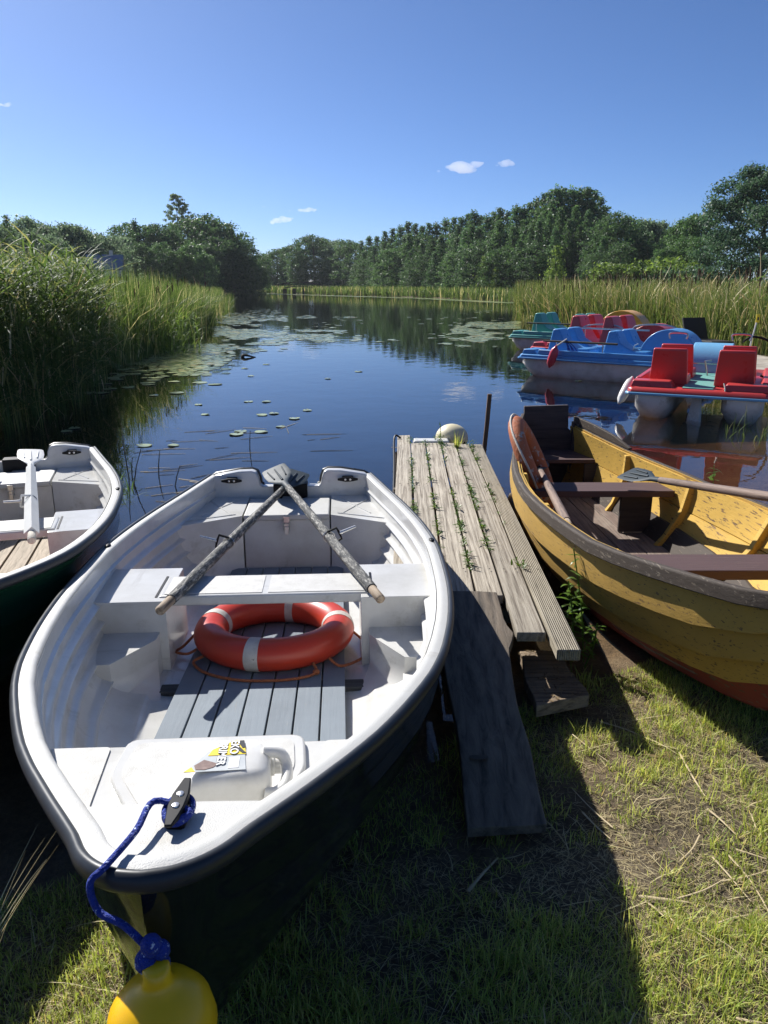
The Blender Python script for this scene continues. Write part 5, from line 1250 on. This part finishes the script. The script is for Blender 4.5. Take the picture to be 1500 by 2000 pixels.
# transom board standing above the sides
tq = (1, .85, .7, .55, .4, .25, .12)
poly = [(p.x, p.z) for p in (yside(1, 5.99, q, .012) for q in tq)] + [(1.455, .50), (1.445, .685), (1.10, .675), (1.105, .52)] + [(p.x, p.z) for p in (yside(-1, 5.99, q, .012) for q in tq[::-1])]
MB().prism([(x - YO.x, z) for x, z in poly], -2.005, -2.045, Matrix.Rotation(PI / 2, 4, 'X')).build('transom', M['darkboard'], yb, bevel=.004)
ms = MB(); ms.box(1.475 - YO.x, 1.50 - YO.x, 1.955, 1.998, .05, .56); ms.box(1.07 - YO.x, 1.10 - YO.x, 1.955, 1.998, .05, .56); ms.build('quarter_post', M['darkboard'], yb)
def bench(y0, y1, z, name='bench', th=.035, n=1, mat='brownx', inset=.02):
    for i in range(n):
        a = y0 + (y1 - y0) * i / n + .004; b_ = y0 + (y1 - y0) * (i + 1) / n - .004; rings = []
        for y in (a, b_):
            def xs(side):
                A_ = yside(side, y, 0, .022); B_ = yside(side, y, 1, .022); q = (A_.z - z) / (A_.z - B_.z); return yside(side, y, q, .05).x
            rings.append([Vector((xs(-1), y, z - th)) - YO, Vector((xs(1), y, z - th)) - YO, Vector((xs(1), y, z)) - YO, Vector((xs(-1), y, z)) - YO])
        MB().loft(rings).build(name, M[mat], yb, bevel=.004)
bench(5.62, 5.98, .335, 'stern_seat', .03, 2)
bench(4.60, 4.83, .365, 'bench', .04, 1)
bench(3.12, 3.34, .405, 'bench', .045, 1)
# bench supports, ribs, floor boards
for y, x0, x1, z1 in ((5.62, 1.50, 1.60, .303), (5.66, 1.12, 1.2, .303), (4.70, 1.50, 1.70, .323), (3.22, 1.42, 1.52, .358)):
    MB().box(x0 - YO.x, x1 - YO.x, y - .012 - 4, y + .012 - 4, .07, z1).build('bench_support', M['darkboard'], yb, bevel=.003)
for side in (-1, 1):
    for y in (5.2, 4.45, 3.72, 2.9):
        rings = []
        for q in (.03, .35, .65, .97):
            p = yside(side, y, q, .022) - YO; w_ = .04 + .04 * q
            rings.append([p + Vector((0, -.02, 0)), p + Vector((-side * w_, -.02, 0)), p + Vector((-side * w_, .02, 0)), p + Vector((0, .02, 0))])
        MB().loft(rings).build('rib', M['yellowpaint'], yb, bevel=.004)
for i in range(5):
    rings = []
    for y in (5.55, 5.0, 4.4, 4.0, 3.6, 3.3, 3.0, 2.7):
        a = bxn(-y) - .055; b_ = 2 * xm(y) - a; wid = (b_ - a) / 5; z = max(bz(-y) + .05, .065)
        rings.append([Vector((a + wid * i + .003, y, z - .015)) - YO, Vector((a + wid * (i + 1) - .003, y, z - .015)) - YO, Vector((a + wid * (i + 1) - .003, y, z)) - YO, Vector((a + wid * i + .003, y, z)) - YO])
    MB().loft(rings).build('floor_board', M['brownfloor'], yb, bevel=.002)
for side in (-1, 1):
    rings = []
    for y in (5.5, 5.0, 4.4, 4.0, 3.6, 3.2, 2.9):
        z0 = max(bz(-y) + .03, .05); A_ = yside(side, y, 0); B_ = yside(side, y, 1)
        def px_(z): return yside(side, y, (A_.z - z) / (A_.z - B_.z), .045)
        a = px_(z0); b_ = px_(z0 + .13)
        rings.append([a - YO, b_ - YO, b_ + Vector((-side * .014, 0, 0)) - YO, a + Vector((-side * .014, 0, 0)) - YO])
    MB().loft(rings).build('bilge_board', M['brownpaint'], yb)
MB().box(1.13 - YO.x, 1.62 - YO.x, 4.12 - 4, 4.16 - 4, .07, .10).build('floor_batten', M['darkboard'], yb, bevel=.003)
# peeling old ring leaning on the near stern quarter
oring = empty('life_ring', (.985, 4.98, .46), 0, 'peeling orange life ring with white rope leaning in the stern of the yellow boat', 'life ring')
RM = Matrix.Rotation(math.radians(-14), 4, 'Z') @ Matrix.Rotation(math.radians(64), 4, 'Y') 
oring.rotation_euler = RM.to_euler()
MB().torus(.27, .062, 72, 22, sq=.8).build('ring_body', M['oldring'], oring, ang=80)
pts = [(math.cos(a) * (.336 + .006 * math.cos(4 * a + .4)), math.sin(a) * (.336 + .006 * math.cos(4 * a + .4)), .012 * math.sin(3 * a)) for a in np.linspace(0, 2 * PI, 73)]
MB().tube(pts, .007, 8, cap=False).build('grab_rope', M['whiterope'], oring)
# its two oars
oar('oar', U(1112, 1028, .52), U(1048, 905, .36), 'brown oar with its worn grip resting on the near gunwale of the yellow boat', None, 'oarbrown', 'oargrip', 'greyplastic', False)
oar('oar', U(1600, 985, .70), U(1225, 928, .44), 'brown oar with grey plastic blade lying along the far side of the yellow boat', None, 'oarbrown', 'oargrip', 'greyplastic', False, roll=-.4)

# ------------------------------------------------------------------ pedal boats
def pedal_boat(loc, fwd, label, body, seat, hump, trim, matc=None, seat_rows=(.42, 1.42), panel=False, hump_r=.43, bar=None, Lp=3.05, sh=.48, wide=0., hump_y=None, group='pedal boats moored at the right bank'):
    """y runs from the free end to the wheel housing, x across"""
    rz = math.atan2(-fwd[0], fwd[1])
    R = empty('pedal_boat', (loc[0], loc[1], .045), rz, label, 'pedal boat', group)
    for sx in (-1, 1):
        rings = []
        for y, w1, w0, zb in ((-.02, .16, .05, .12), (.06, .20, .09, .0), (.25, .235, .13, -.10), (.7, .245, .16, -.14), (Lp - .6, .245, .16, -.14), (Lp - .1, .21, .1, -.02), (Lp, .16, .05, .12)):
            cx = sx * .50
            rings.append([Vector((cx - w1, y, .262)), Vector((cx - w1 * .96, y, (.262 + zb) * .45)), Vector((cx - w0, y, zb + .03)), Vector((cx - w0 * .4, y, zb)), Vector((cx + w0 * .4, y, zb)), Vector((cx + w0, y, zb + .03)), Vector((cx + w1 * .96, y, (.262 + zb) * .45)), Vector((cx + w1, y, .262))])
        MB().loft(rings).build('float', M['pontoon'], R, ang=60)
    def rect(w_, y0, y1, c): return [(-w_ + c, y0), (w_ - c, y0), (w_, y0 + c), (w_, y1 - c), (w_ - c, y1), (-w_ + c, y1), (-w_, y1 - c), (-w_, y0 + c)]
    MB().prism(rect(.82, -.07, Lp + .07, .05), .255, .285).build('deck_edge', M[trim], R, bevel=.008)
    MB().loft([[Vector((x, y, z)) for x, y in rect(w_, y0, y1, .05)] for w_, y0, y1, z in ((.80, -.05, Lp + .05, .287), (.79, -.03, Lp + .03, .33), (.75, .0, Lp, .35))]).build('deck', M[body], R, bevel=.006)
    for sx in (-1, 1):
        # moulded coamings at the free end and along the sides
        MB().loft([[Vector((sx * x, y, z)) for x, y in p] for z, p in ((.345, ((.27, .01), (.765, .01), (.765, .30), (.27, .30))), (.425, ((.315, .035), (.745, .035), (.745, .24), (.315, .24))))]).build('end_coaming', M[body], R, bevel=.012, seg=2)
        MB().loft([[Vector((sx * x, y, z)) for x, y in p] for z, p in ((.345, ((.66, .31), (.765, .31), (.765, Lp - .5), (.66, Lp - .5))), (.43, ((.69, .33), (.75, .33), (.75, Lp - .55), (.69, Lp - .55))))]).build('side_coaming', M[body], R, bevel=.012)
    if matc:
        MB().box(-.17, .17, .02, Lp - .9, .352, .362).build('aisle_mat', M[matc], R)
    for y0 in seat_rows:
        for sx in (-1, 1):
            if panel: pro = [(.0, .0), (-.07, sh + .02), (-.045, sh + .04), (-.015, sh + .03), (.07, .17), (.13, .10), (.45, .11), (.47, .07), (.47, .0)]; wb, wt = .225, .195
            else: pro = [(-.05, .0), (.02, sh - .02), (.05, sh), (.13, sh), (.17, sh - .04), (.25, sh * .55), (.36, .17), (.50, .11), (.72, .12), (.76, .09), (.76, .0)]; wb, wt = .21 + wide, .165 + wide * .6
            cx = sx * (.375 if panel else .30 + wide * .6)
            half = lambda z: wb + (wt - wb) * min(1, z / sh)
            rings = [[Vector((cx + s_ * half(z), y0 + y, .348 + z)) for y, z in pro] for s_ in (-1, 1)]
            MB().loft(rings).build('seat', M[seat], R, bevel=.022, seg=3)
    # wheel housing
    yc = hump_y or Lp - .52; n_ = 18
    arc = [(yc + hump_r * math.cos(a), .345 + hump_r * math.sin(a)) for a in np.linspace(0, PI, n_)]
    MB().loft([[Vector((x, y, z)) for y, z in arc] for x in (-.26, .26)]).build('wheel_housing', M[hump], R, bevel=.015, seg=3)
    k = MB()
    k.tube([(-.44, yc - .50, .5), (.44, yc - .50, .5)], .014, 8)
    for sx in (-.42, .42):
        k.tube([(sx, yc - .55, .35), (sx, yc - .5, .55), (sx, yc - .44, .58)], .014, 8)
    k.build('pedal_crank', M['steel'], R)
    MB().tube([(0, Lp - 1.25, .35), (-.04, Lp - 1.33, .56), (.04, Lp - 1.33, .57)], .012, 8).build('steering_lever', M['steel'], R)
    
    k = MB(); k.prism([(-.05, .16), (.05, .16), (.12, -.2), (-.09, -.2)], -.015, .015, Matrix.Translation((0, .15, .1)) @ Matrix.Rotation(.9, 4, 'Z') @ Matrix.Rotation(PI / 2, 4, 'Z') @ Matrix.Rotation(PI / 2, 4, 'X')); k.build('rudder', M['pontoon'], R)
    if bar:
        for x, y0, y1, z in bar:
            MB().tube([(x, y0, z), (x, y1, z)], .018, 8).build('handrail', M['darkstem'] if z < .7 else M['steel'], R)
            for y in (y0 + .25, y1 - .25): MB().tube([(x, y, .36), (x, y, z)], .012, 8).build('rail_post', M['steel'], R)
    return R
def W(R, x, y, z):
    c, s = math.cos(R.rotation_euler.z), math.sin(R.rotation_euler.z); return Vector((R.location.x + c * x - s * y, R.location.y + s * x + c * y, R.location.z + z))
f1 = (.44, .898)
pf = pedal_boat((3.70, 9.12), f1, 'red pedal boat with teal aisle mat and light blue wheel housing, nearest of all', 'pred', 'pred', 'lightblue', 'lightblue', 'mat', (.36, 1.12), True, .40, Lp=2.75, sh=.41)
f2 = (.79, -.613); pc = Vector((2.45, 14.05)); n2v = Vector((.613, .79))
c2 = pc + n2v * .80
pbl = pedal_boat((c2.x, c2.y), f2, 'blue pedal boat with white floats and a dark side rail, behind the red one', 'pblue', 'pblue', 'pblue', 'pblue', None, (.42, 1.45), False, .48, [(.72, .4, 1.75, .58)], Lp=2.95, sh=.43)
c3 = Vector((2.95, 15.75)) + n2v * .8
prd = pedal_boat((c3.x, c3.y), f2, 'glossy red pedal boat with broad red seats and chrome rails behind the blue one', 'pred', 'pred', 'pred', 'pred', None, (.72, 1.38), False, .47, [(.62, .8, 2.3, .72)], Lp=3.0, sh=.60, wide=.09, hump_y=2.2)
c4 = Vector((3.15, 19.6)) + n2v * .8
pgr = pedal_boat((c4.x, c4.y), f2, 'teal green pedal boat with yellow wheel housing, farthest of the row', 'pteal', 'pteal', 'pyellow', 'pteal', None, (.45, 1.5), False, .60, [(.72, .4, 2.2, .62)], Lp=3.1, sh=.5)
def fender(name, p, d, L_, r, mat, label, par=None):
    q = Vector(d).normalized().to_track_quat('Z', 'Y').to_matrix().to_4x4()
    o = MB().lathe([(.0001, -L_ / 2), (r * .25, -L_ / 2 + .005), (r * .4, -L_ / 2 + .03), (r * .85, -L_ * .33), (r, -L_ * .15), (r, L_ * .15), (r * .85, L_ * .33), (r * .4, L_ / 2 - .03), (r * .25, L_ / 2), (.0001, L_ / 2)], 18, q).build(name, M[mat], par, ang=70, loc=p)
    return tag(o, label, 'fender')
fp = W(pbl, .90, .68, .33)
f_ = fender('fender', fp, (.25, -.15, 1), .40, .075, 'fender', 'red boat fender hanging on a white rope on the blue pedal boat')
rp0 = W(pbl, .72, .82, .615)
k = MB().tube(spline([rp0 + Vector((.02, 0, .02)), rp0, fp + Vector((.07, -.02, .2)), fp + Vector((.05, -.03, .19))], 6), .012, 6).build('fender_rope', M['whiterope']); tag(k, 'white rope holding the red fender', 'rope')
k = MB()
for i in range(7): k.tube(spline([rp0, rp0 + Vector((.03 + .02 * i, -.03, -.12 - .02 * (i % 3))), rp0 + Vector((.05 + .03 * i, -.03, -.26 - .03 * (i % 2)))], 4), .008, 5)
tag(k.build('rope_bundle', M['bluerope']), 'tangled blue rope bundle beside the red fender', 'rope')
fender('fender', W(pf, -.88, .42, .24), (.45, .5, .62), .46, .06, 'white', 'long white fender on the left side of the nearest red pedal boat')
fender('fender', W(pf, .98, .75, .28), (-.1, .3, 1), .6, .095, 'white', 'white fender at the right side of the nearest red pedal boat')
k = MB(); hp = W(pf, .62, 1.3, .72); k.tube(spline([hp + Vector((-.25, 0, .12)), hp + Vector((-.12, 0, .18)), hp + Vector((.1, -.05, .1)), hp + Vector((.2, -.1, -.15)), hp + Vector((.12, -.12, -.32)), hp + Vector((-.02, -.1, -.3))], 6), .014, 8); tag(k.build('cable_loop', M['blackplastic']), 'black cable looped over the right seats of the nearest pedal boat', 'cable')
k = MB(); tp_ = W(pf, .28, .05, .36); k.tube(spline([tp_ + Vector((0, 0, .07)), tp_ + Vector((0, -.05, .0)), tp_ + Vector((-.01, -.07, -.12))], 5), .009, 6); tag(k.build('rope_tail', M['whiterope']), 'short white rope tail on the front edge of the nearest pedal boat', 'rope')
for x in (-.375, .375):
    k = MB(); p0 = W(pf, x - .1, 1.06, .88); p1 = W(pf, x + .1, 1.06, .88); k.tube(spline([p0 - Vector((0, 0, .02)), p0 + Vector((0, 0, .05)), p1 + Vector((0, 0, .05)), p1 - Vector((0, 0, .02))], 5), .012, 8)
    o = k.build('grab_handle', M['steel']); o.parent = pf; o.matrix_parent_inverse = (Matrix.Translation(pf.location) @ Matrix.Rotation(pf.rotation_euler.z, 4, 'Z')).inverted()
for dy, z0 in ((1.0, .95), (2.0, .98)):
    k = MB(); p0 = W(prd, .55, dy, z0 - .3); p1 = W(prd, .55, dy + .75, z0 - .3); k.tube(spline([p0 - Vector((0, 0, .25)), p0 + Vector((0, 0, .1)), p1 + Vector((0, 0, .1)), p1 - Vector((0, 0, .3))], 6), .016, 8)
    o = k.build('chrome_rail', M['steel']); o.parent = prd; o.matrix_parent_inverse = (Matrix.Translation(prd.location) @ Matrix.Rotation(prd.rotation_euler.z, 4, 'Z')).inverted()

# ------------------------------------------------------------------ sandy path, loungers, stake and floats on the right bank
pth = [(6.25, 10.2), (6.6, 12.5), (6.3, 14.2), (6.1, 16.0), (6.3, 18.6), (7.6, 18.9), (7.9, 16.2), (8.2, 13.8), (9.5, 12.0), (10, 9.5)]
mp, nt, out = newmat('sandy_path'); L = nt.links.new
co = coords(nt, rand=False); b = N(nt, 'ShaderNodeBsdfPrincipled'); b.inputs['Roughness'].default_value = .9; n1 = N(nt, 'ShaderNodeTexNoise'); n1.inputs['Scale'].default_value = 5; n1.inputs['Detail'].default_value = 9; L(co, n1.inputs[0])
r1 = ramp(nt, n1.outputs[0], [(.3, (.22, .19, .15)), (.55, (.38, .34, .28)), (.75, (.46, .42, .36))]); L(r1.outputs[0], b.inputs['Base Color']); L(b.outputs[0], out.inputs[0])
k = MB().prism(pth, -.4, .15).build('path', mp, None, bevel=.02); tag(k, 'pale sandy landing strip between the pedal boats and the reeds', kind='structure')
lg = empty('deck_chair', (7.05, 17.6, .15), math.radians(195), 'dark slatted lounge chair with raised back on the sandy strip', 'deck chair')
k = MB(); k.box(-.33, .33, -.1, .95, .26, .31); k.build('seat', M['wicker'], lg, bevel=.01)
k = MB(); k.box(-.34, .34, -.02, .03, 0, .62, Matrix.Translation((0, -.1, .28)) @ Matrix.Rotation(math.radians(22), 4, 'X')); k.build('backrest', M['wicker'], lg, bevel=.01)
for x in (-.3, .3):
    for y in (-.05, .85): MB().box(x - .025, x + .025, y - .025, y + .025, 0, .26).build('leg', M['wicker'], lg)
k = MB(); pro = [(-.75, .38), (-.5, .30), (-.2, .12), (.1, .16), (.4, .07), (.75, .05)]
l_ = spline([(x, 0, z) for x, z in pro], 5); k.loft([[Vector((p.x, -.22, p.z)), Vector((p.x, .22, p.z)), Vector((p.x, .22, p.z + .04)), Vector((p.x, -.22, p.z + .04))] for p in l_])
o = k.build('sun_lounger', M['white'], None, bevel=.008, loc=(6.55, 17.9, .17)); o.rotation_euler = (0, 0, .3); tag(o, 'pale curved sun lounger left of the dark lounge chair', 'sun lounger')
lg.scale = (.85, .85, .82)
tb = empty('side_table', (6.55, 18.7, .15), .2, 'small dark wicker table left of the lounge chairs', 'table')
MB().box(-.22, .22, -.22, .22, .42, .47).build('table_top', M['wicker'], tb, bevel=.01)
for x in (-.18, .18):
    for y in (-.18, .18): MB().box(x - .02, x + .02, y - .02, y + .02, 0, .42).build('leg', M['wicker'], tb)
sk = empty('marker_stake', (7.32, 15.75, .15), 0, 'leaning white marker stake with a yellow tag in front of the reeds', 'stake')
MB().tube([(0, 0, -.1), (.05, 0, .4), (.11, 0, .78)], .016, 8).build('post', M['white'], sk)
MB().box(.075, .145, -.02, -.005, .70, .86).build('tag', M['labelyellow'], sk, bevel=.004); MB().box(.095, .125, -.0235, -.021, .745, .80).build('tag_mark', M['labelblack'], sk)
for (u, v, y, lab) in ((1397, 669, 17.6, 'pale yellow ball float between the lounge chair and the white stake'), (1496, 688, 15.6, 'pale yellow ball float at the right border')):
    x = (u - 750) / F * y * 1.03; o = MB().ell((0, 0, 0), .075, 18, 12).build('ball_float', M['cream'], None, ang=80, loc=(x, y, .29)); tag(o, lab, 'float')
    MB().tube([(0, 0, -.12), (0, 0, -.07)], .02, 8).build('stem', M['blackplastic'], o)
p = U(482, 698); k = MB().tube(spline([p + Vector((-.12, 0, .0)), p + Vector((-.05, .03, .05)), p + Vector((.1, 0, .02)), p + Vector((.2, .02, 0))], 5), [.03, .035, .04, .04, .035, .03, .03, .028, .025, .02, .02, .018, .015, .012, .01, .008], 8).build('driftwood', M['darkstem']); tag(k, 'small dark piece of driftwood floating among the lily pads', 'driftwood')

# ------------------------------------------------------------------ thin summer haze over the whole lake
m, nt, out = newmat('haze_air'); pv = N(nt, 'ShaderNodeVolumePrincipled'); pv.inputs['Color'].default_value = (.86, .93, 1, 1); pv.inputs['Density'].default_value = .0002; pv.inputs['Anisotropy'].default_value = .3
nt.links.new(pv.outputs[0], out.inputs['Volume'])
tag(MB().box(-4100, 4100, -70, 6100, -4.6, 26).build('haze', m), kind='stuff')
